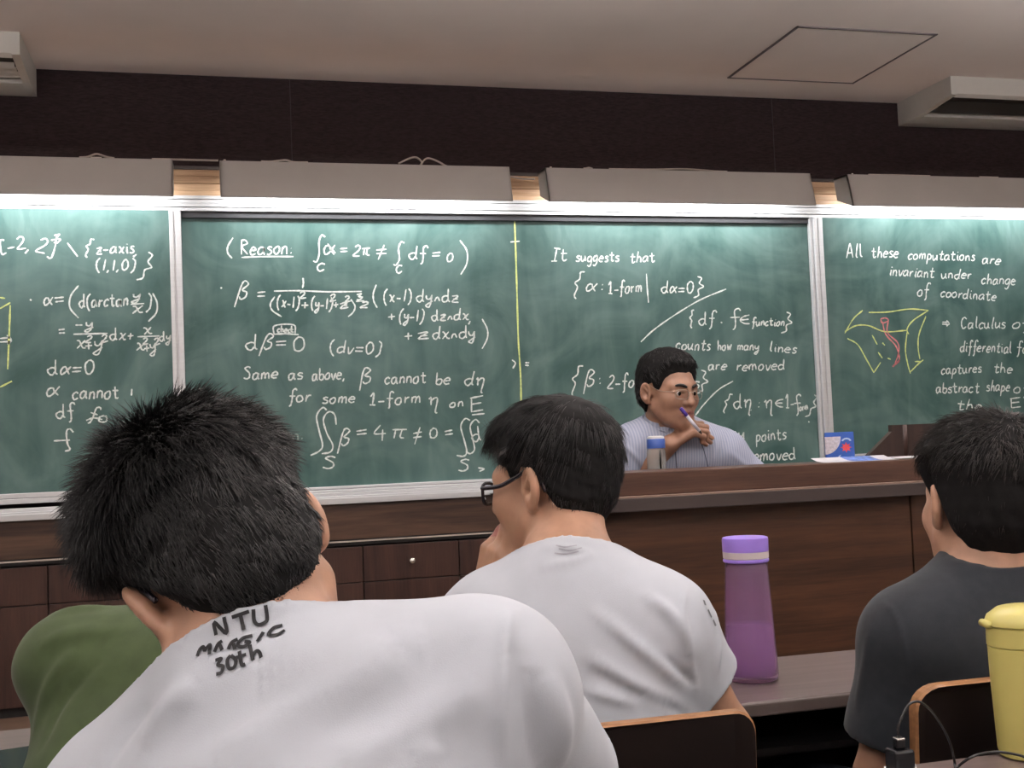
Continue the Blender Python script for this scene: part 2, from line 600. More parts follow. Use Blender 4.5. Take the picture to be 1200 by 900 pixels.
def board_lamp(a, b, label):
    t = thing('board_lamp', label, 'lamp', ((a + b) / 2, 4.88, 2.40), 'board lamps in a row')
    mb = MB()
    prof = [(4.80, 2.395), (4.925, 2.402), (4.925, 2.392), (4.81, 2.386), (4.768, 2.236), (4.758, 2.236)]
    mb.prism(prof, a, b, 0)
    end = [(4.80, 2.395), (4.925, 2.402), (4.90, 2.29), (4.768, 2.236), (4.758, 2.236)]
    mb.prism(end, a, a + 0.008, 0)
    mb.prism(end, b - 0.008, b, 0)
    mb.build('housing', M['lamp_housing'], t)
    MB().prism([(4.812, 2.384), (4.92, 2.389), (4.92, 2.386), (4.815, 2.381)], a + 0.01, b - 0.01, 0).build('reflector', M['lamp_inner'], t)
    x = np.linspace(a + 0.05, b - 0.05, 2)
    MB().tube([(x[0], 4.862, 2.352), (x[1], 4.862, 2.352)], 0.013, 12).build('tube', M['tube'], t)
    for bx in (a + 0.18, b - 0.18):
        MB().box(bx - 0.02, bx + 0.02, 4.926, 4.995, 2.37, 2.392).build('bracket', M['lamp_housing'], t)
    mb = MB()
    mb.lathe([(0.006, 0), (0.006, 0.004), (0.0, 0.0045)], (a + 0.02, 4.79, 2.392), 10)
    mb.build('screw', M['chrome'], t)
    return t


for (a, b), lb in zip(BOARD_LAMPS, lamp_labels):
    board_lamp(a, b, lb)


# cables lying on the lamp housings
def cable(pts, r, label, mat='cable_white'):
    P = catmull(pts, 8)
    o = MB().tube(P, r, 6).build('cable', M[mat], None, True, loc=P[0])
    return tag(o, label, 'cable', 'cables on the board lamps')


def hcable(px, lab, Y=4.85):
    P = np.array([onY(x, y, Y) for x, y in px])
    if Y < 4.9:
        P[:, 2] = np.maximum(P[:, 2], 2.4075)
    cable(P, 0.0042, lab)


hcable([(93, 189), (103, 184), (113, 181), (124, 184), (134, 188)], 'pale looped cable on top of the leftmost board lamp')
hcable([(106, 189), (112, 186), (119, 188)], 'short pale cable inside the loop on the leftmost board lamp')
hcable([(178, 190), (190, 188.5), (206, 189.5), (230, 191.5), (256, 193)], 'pale cable bridging the gap between the first two board lamps')
hcable([(306, 192), (318, 190), (334, 188), (344, 191), (361, 193)], 'flat pale cable on the second board lamp, above its left half')
hcable([(467, 192), (480, 186), (488, 185), (494, 190), (493, 197)], 'left one of two pale cable loops on the second board lamp')
hcable([(493, 196), (497, 188), (503, 186), (514, 190), (524, 196), (534, 198)], 'right one of two pale cable loops on the second board lamp', 4.866)
hcable([(593, 206), (602, 208), (614, 210), (627, 210)], 'bright cable crossing the gap between the second and third board lamps', 4.93)
hcable([(684, 202), (686, 198), (690, 197), (694, 200), (694, 203)], 'small cable ring on the left end of the third board lamp')
hcable([(714, 203), (722, 199), (760, 199), (800, 198.5), (826, 200), (838, 204), (852, 204)], 'long pale cable lying along the third board lamp')
hcable([(1018, 210), (1028, 206), (1046, 205.5), (1066, 208), (1090, 209)], 'pale cable arching over the right-hand board lamp near its left end')
hcable([(1148, 212), (1152, 209), (1160, 212), (1168, 209), (1170, 213)], 'short crumpled cable on the right-hand board lamp near the photo edge')

# ------------------------------------------------------------------ chalkboards
BY = 5.0
rail = thing('board_rail', 'bright grooved aluminium rail along the top of the chalkboards', 'rail', (1.4, 4.98, 2.26))
mb = MB()
for i in range(4):
    z = 2.222 + i * 0.0165
    mb.box(-1.7, 4.6, 4.974 - 0.004 * (i % 2), 5.02, z, z + 0.0150, 0, 0.0015)
mb.box(-1.7, 4.6, 4.990, 5.03, 2.222, 2.287)
mb.build('rail_profile', M['alu'], rail)

BOARDS = {}


def chalkboard(key, x0, x1, yb, z0, z1, label, frame):
    t = thing('chalkboard', label, 'chalkboard', ((x0 + x1) / 2, yb, z0))
    MB().box(x0, x1, yb, yb + 0.03, z0, min(z1, 2.2215)).build('writing_surface', M['board'], t)
    frame(t)
    BOARDS[key] = (t, yb)
    return t


def post(t, x0, x1, yf, z0, z1):
    mb = MB()
    w = x1 - x0
    mb.box(x0, x0 + w * 0.36, yf, 5.03, z0, z1, 0, 0.003)
    mb.box(x0 + w * 0.36, x0 + w * 0.52, yf + 0.006, 5.03, z0, z1)
    mb.box(x0 + w * 0.52, x1, yf, 5.03, z0, z1, 0, 0.003)
    mb.build('frame_post', M['alu'], t)


def bottom_rail(t, x0, x1, yf, z0, z1, n=2):
    mb = MB()
    hz = (z1 - z0) / n
    for i in range(n):
        mb.box(x0, x1, yf + 0.004 * (i % 2), 5.0, z0 + i * hz, z0 + (i + 1) * hz - 0.002, 0, 0.002)
    mb.build('bottom_rail', M['alu'], t)


def fr_left(t):
    post(t, -0.150, -0.102, 4.962, 1.03, 2.2215)
    bottom_rail(t, -1.7, -0.150, 4.968, 1.030, 1.074)


def fr_mid(t):
    MB().box(-0.10, 2.82, 4.985, 5.0, 2.196, 2.2215).build('shadow_strip', M['rail_shadow'], t)  # dark strip standing in for the rail's shadow on the board
    bottom_rail(t, -0.10, 2.82, 4.975, 1.0135, 1.040)
    MB().box(2.822, 2.836, 4.975, 5.0, 1.0135, 2.2215, 0, 0.003).build('side_frame', M['alu'], t)


def fr_right(t):
    post(t, 2.838, 2.885, 4.962, 1.03, 2.2215)
    bottom_rail(t, 2.885, 4.6, 4.968, 1.030, 1.074)


chalkboard('L', -1.7, -0.150, 4.975, 1.06, 2.23, 'left green chalkboard with formulas, left of the first aluminium post', fr_left)
chalkboard('M', -0.10, 2.8215, 5.0, 1.03, 2.23, 'wide middle green chalkboard with a yellow dividing line, between the two aluminium posts', fr_mid)
chalkboard('R', 2.885, 4.6, 4.975, 1.06, 2.23, 'right-hand green chalkboard with a yellow and pink drawing', fr_right)

tray = thing('chalk_tray', 'long aluminium chalk tray under the chalkboards', 'chalk tray', (1.4, 4.95, 0.97))
mb = MB()
mb.box(-1.7, 4.6, 4.930, 5.02, 0.964, 0.972)
mb.box(-1.7, 4.6, 4.926, 4.936, 0.964, 0.990, 0, 0.002)
mb.box(-1.7, 4.6, 4.942, 5.02, 0.972, 0.998, 0, 0.002)
mb.box(-1.7, 4.6, 4.952, 5.02, 0.998, 1.012, 0, 0.002)
mb.build('tray_profile', M['alu'], tray)

# walnut panel below the tray and the cabinets
pn = MB().box(-1.7, 3.4, 4.945, YW, 0.812, 0.9635).build('wall_panel', M['cab_wood_h'])
tag(pn, 'horizontal walnut panel under the chalk tray', 'wall panel')
ct = thing('counter_top', 'thin dark counter edge with a painted highlight rim above the drawers', 'counter', (0.8, 4.95, 0.79))
MB().box(-1.7, 3.4, 4.905, YW, 0.790, 0.808, 0, 0.002).build('slab', M['dark_gap'], ct)
MB().box(-1.7, 3.4, 4.899, 4.9052, 0.8035, 0.8095).build('rim', M['cable_white'], ct)  # pale strip paints the highlight along the counter edge

knob_px = {0: 120, 3: 483}
names = ['left of the first one with a visible knob', '', '', '']
cab_labels = ['walnut cabinet under the left chalkboard, cut off by the left edge of the photo',
              'walnut cabinet with a steel drawer knob just above the green shirt',
              'walnut cabinet hidden mostly behind the head of the front student',
              'walnut cabinet seen between the two men in white, left of the knobbed drawer',
              'walnut cabinet with a steel drawer knob between the two men in white',
              'walnut cabinet behind the face of the man with his hand at his chin']
for i in range(6):
    xa = -0.642 + 0.415 * (i - 1)
    xb = xa + 0.415
    t = thing('cabinet', cab_labels[i], 'cabinet', ((xa + xb) / 2, 5.0, STAGE_Z), 'walnut cabinets under the chalkboards')
    MB().box(xa, xb, 4.925, YW, STAGE_Z, 0.788).build('body', M['dark_gap'], t)
    dr = MB().box(xa + 0.002, xb - 0.002, 4.905, 4.924, 0.634, 0.782, 0, 0.0015).build('drawer', M['cab_wood_v'], t)
    mb = MB()
    kx, kz = (xa + xb) / 2, 0.710
    prof = [(0.005, 0), (0.005, 0.010), (0.012, 0.014), (0.013, 0.019), (0.010, 0.024), (0.0, 0.026)]
    V, Fq = [], []
    mb.lathe(prof, (0, 0, 0), 16)
    mb.V = [(kx + v[0], 4.905 - v[2], kz + v[1]) for v in mb.V]
    mb.build('knob', M['chrome'], dr, True)
    MB().box(xa + 0.002, xb - 0.002, 4.905, 4.924, STAGE_Z + 0.04, 0.630, 0, 0.0015).build('door', M['cab_wood_v'], t)

# ------------------------------------------------------------------ lecturer's bench
bx0, bx1 = 0.86, 3.6
t = thing('lecture_bench', 'long walnut lecture bench in front of the seated lecturer', 'bench', ((bx0 + bx1) / 2, 3.1, STAGE_Z))
MB().box(bx0, bx1, 2.955, 3.17, 1.034, 1.098, 0, 0.003).build('ledge', M['bench_top'], t)
MB().box(bx0 - 0.02, bx1 + 0.02, 2.925, 3.17, 0.994, 1.030, 0, 0.002).build('edge_slab', M['bench_edge'], t)
MB().box(bx0 - 0.018, bx1 + 0.018, 2.930, 3.16, 1.0295, 1.0345, 0, 0.001).build('rim', M['edge_highlight'], t)  # thin strip coloured as the slab edge's highlight
for xa, xb in ((bx0, 1.968), (1.973, 3.08), (3.085, bx1)):
    MB().box(xa, xb, 2.985, 3.01, 0.24, 0.992).build('front_panel', M['bench_front'], t)
MB().box(bx0, bx1, 3.011, 3.03, STAGE_Z, 0.99).build('backing', M['dark_gap'], t)
MB().box(bx0, bx1, 2.99, 3.011, STAGE_Z, 0.24).build('plinth', M['dark_gap'], t)
MB().box(bx0, bx0 + 0.03, 3.03, 3.22, STAGE_Z, 0.93).build('side_panel', M['bench_front'], t)
MB().box(bx1 - 0.03, bx1, 3.03, 3.22, STAGE_Z, 0.93).build('side_panel', M['bench_front'], t)
MB().box(bx0, bx1, 3.03, 3.243, 0.93, 0.955, 0, 0.003).build('work_top', M['bench_top'], t)

# student desks
def desk(x0, x1, y0, y1, label):
    t = thing('long_desk', label, 'desk', ((x0 + x1) / 2, (y0 + y1) / 2, 0), 'long student desks')
    MB().box(x0, x1, y0, y1, 0.738, 0.760, 0, 0.003).build('desk_top', [M['desk_top']], t)
    MB().box(x0, x1, y0 - 0.004, y0 + 0.004, 0.737, 0.7585, 0, 0.003).build('edge_band', M['desk_edge'], t)
    MB().box(x0 + 0.02, x1 - 0.02, y1 - 0.03, y1 - 0.012, 0.12, 0.737).build('modesty_panel', M['desk_dark'], t)
    MB().box(x0 + 0.04, x1 - 0.04, y0 + 0.06, y1 - 0.03, 0.655, 0.667).build('book_shelf', M['desk_dark'], t)
    n = 4
    for i in range(n):
        lx = x0 + 0.05 + (x1 - x0 - 0.14) * i / (n - 1) + (0.06 if i == 1 else 0.0)
        MB().box(lx, lx + 0.035, y0 + 0.10, y1 - 0.012, 0.0, 0.738).build('leg', M['chair_metal'], t)
    return t


desk(-1.2, 2.6, 1.718, 2.045, 'long grey-brown student desk carrying the purple bottle')
desk(-1.2, 2.6, 1.03, 1.325, 'student desk in the bottom right corner under the yellow tumbler')


# chairs with a bent plywood back
def chair(cx, ytop, ztop, w, label, tilt=0.03):
    t = thing('chair', label, 'chair', (cx, ytop + 0.2, 0), 'plywood chairs')
    mb = MB()
    n = 28
    # rounded outline of the backrest in x-z, thickness in y, slightly leaning
    h0 = 0.30
    pts = []
    r = 0.035
    for (sx, sz, a0) in ((1, 1, 0), (-1, 1, 90), (-1, -1, 180), (1, -1, 270)):
        for k in range(7):
            a = math.radians(a0 + 15 * k)
            pts.append((cx + sx * (w / 2 - r) + r * math.cos(a), (-h0 / 2 if sz < 0 else h0 / 2) + (-sz * r) + r * math.sin(a)))
    nz = len(pts)
    bm = bmesh.new()
    ring = []
    for yy, ins in ((0.0, 0.0025), (0.003, 0.0), (0.017, 0.0), (0.020, 0.0025)):
        vs = []
        for (x, z) in pts:
            x2 = cx + (x - cx) * (1 - ins / (w / 2))
            z2 = z * (1 - ins / (h0 / 2))
            curve = 0.035 * ((x2 - cx) / (w / 2)) ** 2
            zz = ztop - h0 / 2 + z2
            vs.append(bm.verts.new((x2, ytop + yy + curve + (ztop - zz) * tilt * 2, zz)))
        ring.append(vs)
    faces_edge = []
    for a, b in zip(ring[:-1], ring[1:]):
        for k in range(nz):
            faces_edge.append(bm.faces.new((a[k], a[(k + 1) % nz], b[(k + 1) % nz], b[k])))
    f0 = bm.faces.new(ring[0][::-1])
    f1 = bm.faces.new(ring[-1])
    bmesh.ops.recalc_face_normals(bm, faces=bm.faces[:])
    ne = len(faces_edge)
    bm.faces.ensure_lookup_table()
    mb.bm(bm, 0)
    mb.I = [1 if i < ne else 0 for i in range(len(mb.F))]
    mb.build('backrest', [M['chair_dark'], M['chair_edge']], t)
    ys = ytop + 0.06
    MB().box(cx - w / 2, cx + w / 2, ys, ys + 0.40, 0.435, 0.455, 0, 0.009).build('seat', [M['chair_dark']], t)
    for sx in (-1, 1):
        x = cx + sx * (w / 2 - 0.06)
        mb = MB().tube(catmull([(x, ys + 0.20, 0.425), (x, ys + 0.02, 0.43), (x, ytop + 0.062, 0.50), (x, ytop + 0.062, 0.60), (x, ytop + 0.040, 0.68)], 6), 0.010, 10)
        mb.build('back_support', M['chair_metal'], t, True)
        for sy in (0.06, 0.34):
            MB().tube([(x, ys + sy, 0.434), (x + sx * 0.02, ys + sy + (0.03 if sy > 0.2 else -0.03), 0.0)], 0.011, 10).build('leg', M['chair_metal'], t, True)
    return t


chair(0.474, 1.350, 0.837, 0.395, 'dark plywood chair back behind the man with his hand at his chin')
chair(1.104, 1.350, 0.843, 0.395, 'dark plywood chair back behind the student in the grey shirt')
# ------------------------------------------------------------------ chalk writing: a single-stroke hand
# glyph: advance | strokes of points, x-height 10, ascender 19, baseline 0
GL = {
 'a': '10|8,8 5,10 1,8 0,3 2,0 6,2 8,8|8,10 8,3 10,0', 'b': '9|1,19 1,1|1,5 4,9 8,8 9,4 6,0 1,1', 'c': '8|8,8 5,10 1,7 0,3 3,0 8,2',
 'd': '10|8,8 4,9 0,6 1,1 5,0 8,4|8,19 8,4 10,0', 'e': '9|1,5 8,6 7,9 4,10 1,7 0,3 3,0 8,1', 'f': '8|9,17 7,20 4,17 4,4 4,-4 2,-7|0,9 8,9',
 'g': '9|8,9 4,10 0,6 2,1 6,2 8,8|8,10 8,-2 5,-8 1,-6', 'h': '9|1,20 1,0|1,5 4,10 7,8 8,0', 'i': '4|2,10 2,2 4,0|2,15 2.6,14',
 'k': '8|1,20 1,0|7,10 1,4 8,0', 'l': '5|2,20 2,3 5,0', 'm': '13|1,10 1,0|1,6 4,10 6,8 6,0|6,6 9,10 11,8 12,0', 'n': '9|1,10 1,0|1,6 4,10 7,8 8,0',
 'o': '9|4,10 0,6 1,1 5,0 8,4 7,9 4,10', 'p': '9|1,10 1,-9|1,7 4,10 8,7 7,2 3,0 1,2', 'r': '7|1,10 1,0|1,5 4,9 7,9', 's': '7|7,9 3,10 1,7 6,4 6,1 3,0 0,1',
 't': '9|4,17 4,3 6,0 9,2|0,11 9,11', 'u': '10|0,10 1,2 4,0 8,5|8,10 8,3 10,0', 'v': '8|0,10 4,0 8,10', 'w': '11|0,10 3,0 5,7 8,0 11,10',
 'x': '10|0,10 3,9 7,1 10,0|9,10 1,0', 'y': '9|0,10 1,5 5,4 8,10|8,10 7,-2 4,-8 0,-6 3,-3 9,1', 'z': '9|0,9 8,10 1,1 9,0|2,5 8,5',
 'A': '11|0,0 4,19 6,19 10,0|1,7 9,8', 'C': '11|10,16 5,19 1,13 1,4 5,0 10,3', 'I': '9|4,19 4,0|0,19 9,18|0,0 8,1', 'R': '11|1,19 1,0|0,18 6,19 9,14 2,10 10,0',
 'S': '10|9,17 5,19 1,16 7,9 8,3 4,0 0,2', 'E': '10|0,18 10,19|1,18 1,0|1,10 9,11|1,1 10,1', 'N': '11|0,0 1,18|1,18 9,0|9,0 10,19',
 '0': '11|5,18 1,12 2,2 6,0 10,6 9,15 5,18', '1': '5|2,18 2,0', '!': '9|0,13 4,18 4,0|0,0 8,0', '2': '10|0,15 4,18 8,15 6,9 0,1 10,0',
 '3': '9|0,17 7,18 3,10 8,6 5,0 0,1', '4': '11|5,18 0,7 10,7|7,12 7,-2',
 'α': '10|10,10 5,2 2,0 0,4 2,9 5,9 7,5 10,0', 'β': '11|0,-8 3,13 6,19 9,15 5,10 9,7 9,2 5,0 3,3', 'π': '12|0,11 12,12|3,11 3,0|8,12 8,2 12,0',
 'η': '10|0,8 2,10 3,0|3,6 6,10 9,8 8,-8 10,-10', '∫': '11|11,26 8,28 6,24 6,10 5,-3 3,-7 0,-6', '^': '8|0,1 2,6 5,7 7,1', '∈': '10|9,11 3,10 0,6 3,1 9,0|0,6 8,6',
 '=': '11|0,8 10,8|0,3 10,3', '≠': '11|0,8 10,8|0,3 10,3|8,14 2,-4', '+': '10|0,5 9,5|4.5,10 4.5,0', '-': '9|0,5 8,5',
 '(': '7|6,20 2,15 1,8 2,0 6,-5', ')': '7|1,20 5,15 6,8 5,0 1,-5', '[': '6|6,18 1,18 1,-1 6,-1', ']': '6|0,18 5,18 5,-3 0,-3',
 '{': '9|8,20 4,19 5,13 1,9 5,6 4,-2 7,-5', '}': '9|1,20 5,18 4,12 8,8 4,5 5,-2 1,-5', '|': '5|2,21 2,-6', '\\': '9|0,19 9,-1',
 ',': '4|2.5,1 0,-4', '.': '4|1,1 1.6,0.4', ':': '5|2,8 2.6,7.4|2,2 2.6,1.4', '>': '9|0,8 8,4 2,0', '⇒': '13|0,7 10,7|0,3 10,3|7,11 12,5 7,-1',
}


def parse_glyph(ch):
    a = GL[ch].split('|')
    return float(a[0]), [np.array([[float(c) for c in p.split(',')] for p in s.split()]) for s in a[1:]]


def text_strokes(s, x0, y0, x1, y1, xh, jit=0.05):
    """pixel polylines of a handwritten line between two baseline pixels; xh = x-height in pixels"""
    adv, out, pen = [], [], 0.0
    for ch in s:
        if ch == ' ':
            pen += 8.0
            continue
        w, st = parse_glyph(ch)
        dy = random.uniform(-0.8, 0.8)
        sl = random.uniform(0.02, 0.20)
        for q in st:
            q = q + np.random.default_rng(int(pen * 7) + len(out)).normal(0, jit * 6, q.shape)
            q[:, 0] += sl * q[:, 1]
            q[:, 1] += dy
            q[:, 0] += pen
            out.append(q)
        pen += w + 2.6
    pen -= 2.6
    u = np.array([x1 - x0, y1 - y0], float) / max(pen, 1e-6)
    n = np.array([-(y1 - y0), (x1 - x0)], float)
    n = n / np.linalg.norm(n) * (xh / 10.0)
    return [np.array([[x0, y0]]) + q[:, :1] * u - np.array([[n[0], -n[1]]]) * 0 - q[:, 1:] * np.array([[-n[0], n[1]]]) * np.array([[-1, 1]]) for q in out]


def ribbon(mb, P, w, mi=0):
    """flat chalk stroke on the board plane (x-z), slightly uneven in width"""
    n = len(P)
    T = np.gradient(P, axis=0)
    T[:, 1] = 0
    T /= np.linalg.norm(T, axis=1)[:, None] + 1e-12
    N = np.stack([-T[:, 2], np.zeros(n), T[:, 0]], 1)
    ww = w * (1 + 0.16 * np.sin(np.arange(n) * 1.7 + random.random() * 6) + RNG.normal(0, 0.10, n)) * 0.5
    ww[0] *= 0.7
    ww[-1] *= 0.7
    V = np.vstack([P + N * ww[:, None], P - N * ww[:, None]])
    F = [(i, n + i, n + i + 1, i + 1) for i in range(n - 1)]
    mb.add(V, F, mi)


def chalk(board, strokes, mat='chalk', w=0.0066, name='chalk_writing', label=None, dense=5):
    t, yb = BOARDS[board]
    mb = MB()
    for s in strokes:
        s = np.asarray(s, float)
        P = catmull(s, dense)
        Q = np.array([onY(x, y, yb - 0.0012) for x, y in P])
        ribbon(mb, Q, w)
    return mb.build(name, M[mat], t, label=label)


def L(board, *items, mat='chalk', w=0.0066, **k):
    """each written word is a mesh of its own; a drawing stays one"""
    if mat != 'chalk' or k:
        chalk(board, [np.array(it, float) for it in items], mat, w, **k) if not isinstance(items[0][0], str) else chalk(board, text_strokes(*items[0]), mat, w, **k)
        return
    for it in items:
        if isinstance(it[0], str):
            chalk(board, text_strokes(*it), mat, w)
        else:
            chalk(board, [np.array(it, float)], mat, w, 'chalk_stroke')


# left board
L('L', ('[-2', 1, 297, 31, 291, 8), (',', 30, 293, 35, 294, 11), ('2]', 42, 295, 62, 299, 9.5), ('3', 63, 285, 71, 284, 5), [(79, 285), (91, 301)], ('{', 97, 297, 106, 299, 9),
  ('z-axis', 113, 298, 157, 296, 7.5), (',', 157, 299, 161, 300, 8))
L('L', ('(1,1,0)', 112, 317, 158, 317, 7), ('}', 162, 322, 174, 325, 14))
L('L', [(35, 351), (37, 352.5)], ('α=', 51, 358, 76, 356, 9), [(92, 335), (83, 347), (82, 361), (92, 373)], ('d(arctan', 93, 361, 150, 359, 8.2), ('y', 155, 351, 164, 351, 6), [(153, 357), (169, 356)],
  ('x', 154, 368, 167, 367, 8), (')', 171, 361, 177, 361, 9), [(179, 344), (184, 355), (183, 367), (174, 377)], w=0.0066)
L('L', ('=', 69, 393, 77, 392, 8), ('-y', 88, 384, 109, 384, 6.5), [(86, 392), (126, 391)], ('x', 89, 408, 100, 408, 9), ('2', 100, 402, 107, 402, 4.5), ('+', 100, 410, 109, 409, 8), ('y', 110, 409, 120, 408, 9), ('2', 120, 402, 127, 400, 4.5),
  ('dx+', 129, 399, 157, 398, 7.5), ('x', 168, 392, 178, 391, 7.5), [(161, 395), (187, 394)], ('x', 159, 411, 169, 411, 8), ('2', 168, 404, 174, 403, 4), ('+', 169, 412, 176, 411, 7), ('y', 176, 412, 183, 411, 8), ('2', 182, 405, 188, 403, 4),
  ('dy', 187, 400, 200, 399, 6), w=0.0062)
L('L', ('dα=0', 56, 440, 111, 438, 9))
L('L', ('α', 54, 466, 69, 464, 10), ('cannot', 85, 468, 139, 467, 8.5), [(154.5, 456), (154, 464)])
L('L', ('df', 66, 491, 87, 489, 8.5), ('fo', 103, 491, 124, 497, 8), [(101, 493), (110, 490), (120, 492)])
L('L', [(86, 507), (82, 503), (78, 506), (79, 520), (82, 527), (76, 529)], [(63, 517), (82, 516)])
L('L', [(0, 349), (6, 350)], [(0, 362), (12, 355)], [(12, 358), (11, 385), (9, 433)], [(0, 454), (14, 447)], mat='chalk_yellow', name='chalk_drawing', label='yellow chalk lines at the left edge')
L('L', [(0, 397), (12, 396)], [(0, 401), (12, 400.5)], [(8, 393), (13, 398.5), (9, 404)])

# middle board, left half
L('M', [(273, 279), (267, 289), (267, 297), (272, 303)], ('Reason:', 282, 299, 343, 298, 9), [(283, 302), (310, 301), (344, 301)], [(381, 278), (377, 276), (374, 283), (374, 298), (371, 307), (367, 306)], ('C', 371, 318, 381, 317, 4.5),
  ('α', 379, 298, 392, 298, 11), [(384, 286), (393, 297)], ('=', 399, 298, 408, 297, 7), ('2π', 414, 300, 433, 300, 7), ('≠', 441, 301, 454, 300, 9), [(474, 285), (470, 284), (467, 292), (468, 304), (464, 311), (461, 310)], ('C', 464, 321, 472, 319, 4.5),
  ('df', 479, 304, 499, 304, 8), ('=', 506, 303, 516, 302, 7), ('0', 523, 307, 531, 306, 5.5), [(539, 282), (547, 294), (547, 309), (540, 322)])
L('M', [(258.5, 337), (260, 338.5)], ('β', 276, 352, 291, 351, 11), ('=', 301, 350, 311, 349, 9), [(355, 326), (355.5, 332), (354.5, 338)], [(321, 341.5), (350, 341), (385, 342.3), (424, 341.8)],
  [(322, 348), (317, 356), (319, 364), (330, 371.5)], ('(x-1)', 324, 360, 350, 362, 7.3), ('2', 352, 350, 359, 349, 4.2), ('+', 353, 361, 362, 361, 7), ('(y-1)', 364, 361, 389, 363, 7), ('2', 387, 354, 394, 352, 4.2), ('+', 391, 361, 397, 360, 6), ('z', 398, 363, 408, 361, 6.5), ('2', 405, 354, 411, 353, 3.6),
  [(411, 351), (416, 359), (414, 366), (408, 371.5)], ('3', 418, 352, 425, 351, 3.6), [(417, 353.5), (427, 353)], ('2', 422, 361, 431, 361, 3.8), w=0.0066)
L('M', [(441, 334), (437.5, 344), (438, 353), (442, 361)], ('(x-1)', 449, 354, 482, 354, 7.8), ('dy^dz', 488, 354, 537, 354, 7.8))
L('M', ('+', 455, 376, 464, 375, 7), ('(y-1)', 467, 376, 496, 377, 7.5), ('dz^dx', 506, 376, 549, 375, 7), (',', 549, 377, 552, 377, 8))
L('M', ('+', 474, 399, 484, 398, 8), ('z', 489, 398, 502, 397, 7.5), ('dx^dy', 507, 398, 557, 396, 7.8), [(565, 374), (571, 386), (571, 397), (565, 409)])
L('M', ('dβ', 288, 411, 319, 410, 9.5), ('=', 323, 408, 336, 407, 8), ('0', 343, 413, 358, 412, 9.5), [(321, 392), (322, 382), (344, 381), (346, 391)], [(321, 392), (335, 391.5), (350, 392.5)], ('check', 325, 390, 344, 390, 4))
L('M', ('(dv=0)', 386, 414, 446, 415, 7.8))
L('M', ('Same', 286, 445, 325, 444, 7.5), ('as', 338, 446, 354, 445, 7.5), ('above,', 366, 446, 404, 444, 7.5), ('β', 421, 450, 437, 448, 9.5), ('cannot', 451, 450, 499, 449, 7.5), ('be', 510, 451, 527, 451, 7.5), ('dη', 544, 452, 567, 452, 8.5))
L('M', ('for', 338, 472, 364, 470, 7.5), ('some', 378, 473, 416, 472, 7), ('!-form', 433, 475, 493, 473, 7.5), ('η', 502, 476, 513, 476, 9), ('on', 527, 478, 543, 476, 5.5), ('E', 551, 484, 566, 482, 9), [(553, 486.5), (568, 485)])
L('M', [(383, 481), (378, 478), (371, 488), (374, 505), (378, 522), (374, 529), (364, 534)], [(394, 498), (392, 486), (385, 483), (379, 492), (383, 508), (390, 522), (387, 530), (377, 532)], ('S', 379, 549, 393, 549, 7.5),
  ('β', 396, 524, 411, 521, 10), ('=', 418, 512, 431, 510, 8), ('4π', 438, 514, 474, 514, 9), ('≠', 484, 516, 495, 514, 10), ('0', 503, 514, 513, 513, 6.5), ('=', 522, 512, 532, 510, 8))
L('M', [(551, 493), (545, 491), (540, 500), (544, 516), (547, 530), (543, 535), (535, 534)], [(562, 496), (557, 492), (551, 500), (554, 515), (556, 527), (551, 532), (546, 529)], ('d', 554, 519, 564, 517, 9), ('S', 538, 553, 550, 552, 7), ('>', 560, 553, 568, 552, 5.5))
L('M', ('m.', 337, 517, 357, 515, 7), [(399, 560), (400, 563)], mat='chalk_faint')
L('M', [(603, 258), (604.5, 300), (606, 350), (607.5, 400), (610, 440), (611, 480), (613, 540)], mat='chalk_yellow', name='chalk_line', label='yellow chalk dividing line', w=0.0075)
L('M', [(598, 284), (609, 283)], [(600, 422), (604, 426), (601, 432)], ('=', 615, 430, 620, 430, 6))

# middle board, right half
L('M', ('It', 646, 306, 664, 306, 8), ('suggests', 675, 307, 725, 307, 6.5), ('that', 738, 308, 767, 307, 6.5))
L('M', ('{', 669, 344, 680, 345, 13), ('α', 686, 341, 698, 341, 9), (':', 703, 341, 708, 341, 9), ('!-form', 713, 344, 752, 343, 7.5), [(757.5, 321), (758.5, 338), (760, 355)], ('dα=0', 775, 344, 813, 344, 7.5), ('}', 813, 344, 824, 344, 10))
L('M', [(751, 401), (766, 387), (790, 370), (820, 352), (851, 339)])
L('M', ('{', 807, 380, 813, 380, 8.5), ('df', 819, 381, 837, 380, 8), [(844.5, 378), (846.5, 378.5)], ('f', 856, 381, 867, 380, 9), ('∈', 868, 381, 880, 379, 9), ('function', 881, 382, 919, 382, 5), ('}', 916, 385, 927, 386, 10))
L('M', ('counts', 792, 410, 832, 411, 7), ('how', 841, 411, 857, 410, 6), ('many', 864, 411, 889, 411, 5.8), ('lines', 901, 412, 933, 414, 6))
L('M', ('are', 830, 434, 851, 434, 6.2), ('removed', 863, 435, 919, 433, 6.5))
L('M', ('{', 666, 457, 678, 458, 15), ('β', 684, 454, 698, 452, 10), (':', 701, 452, 706, 451, 9), ('2-forms', 712, 455, 767, 455, 8.5), ('s', 812, 455, 819, 455, 7.5), ('}', 817, 455, 829, 456, 11))
L('M', [(815, 487), (826, 473), (842, 457), (859, 447)])
L('M', ('{', 846, 478, 853, 480, 9.5), ('dη', 860, 479, 880, 478, 9), ('.', 879, 482, 882, 482, 8), (':', 887, 478, 891, 478, 8), ('η', 896, 479, 905, 478, 9), ('∈', 909, 478, 919, 477, 8), ('!-', 921, 479, 931, 478, 8.5), ('f', 931, 481, 939, 480, 9), ('orm', 937, 482, 947, 480, 4.5), ('}', 945, 484, 953, 486, 11))
L('M', [(947.5, 494), (948.5, 495.5)])
L('M', ('many', 838, 515, 872, 514, 7.5), ('points', 886, 518, 921, 515, 7.5))
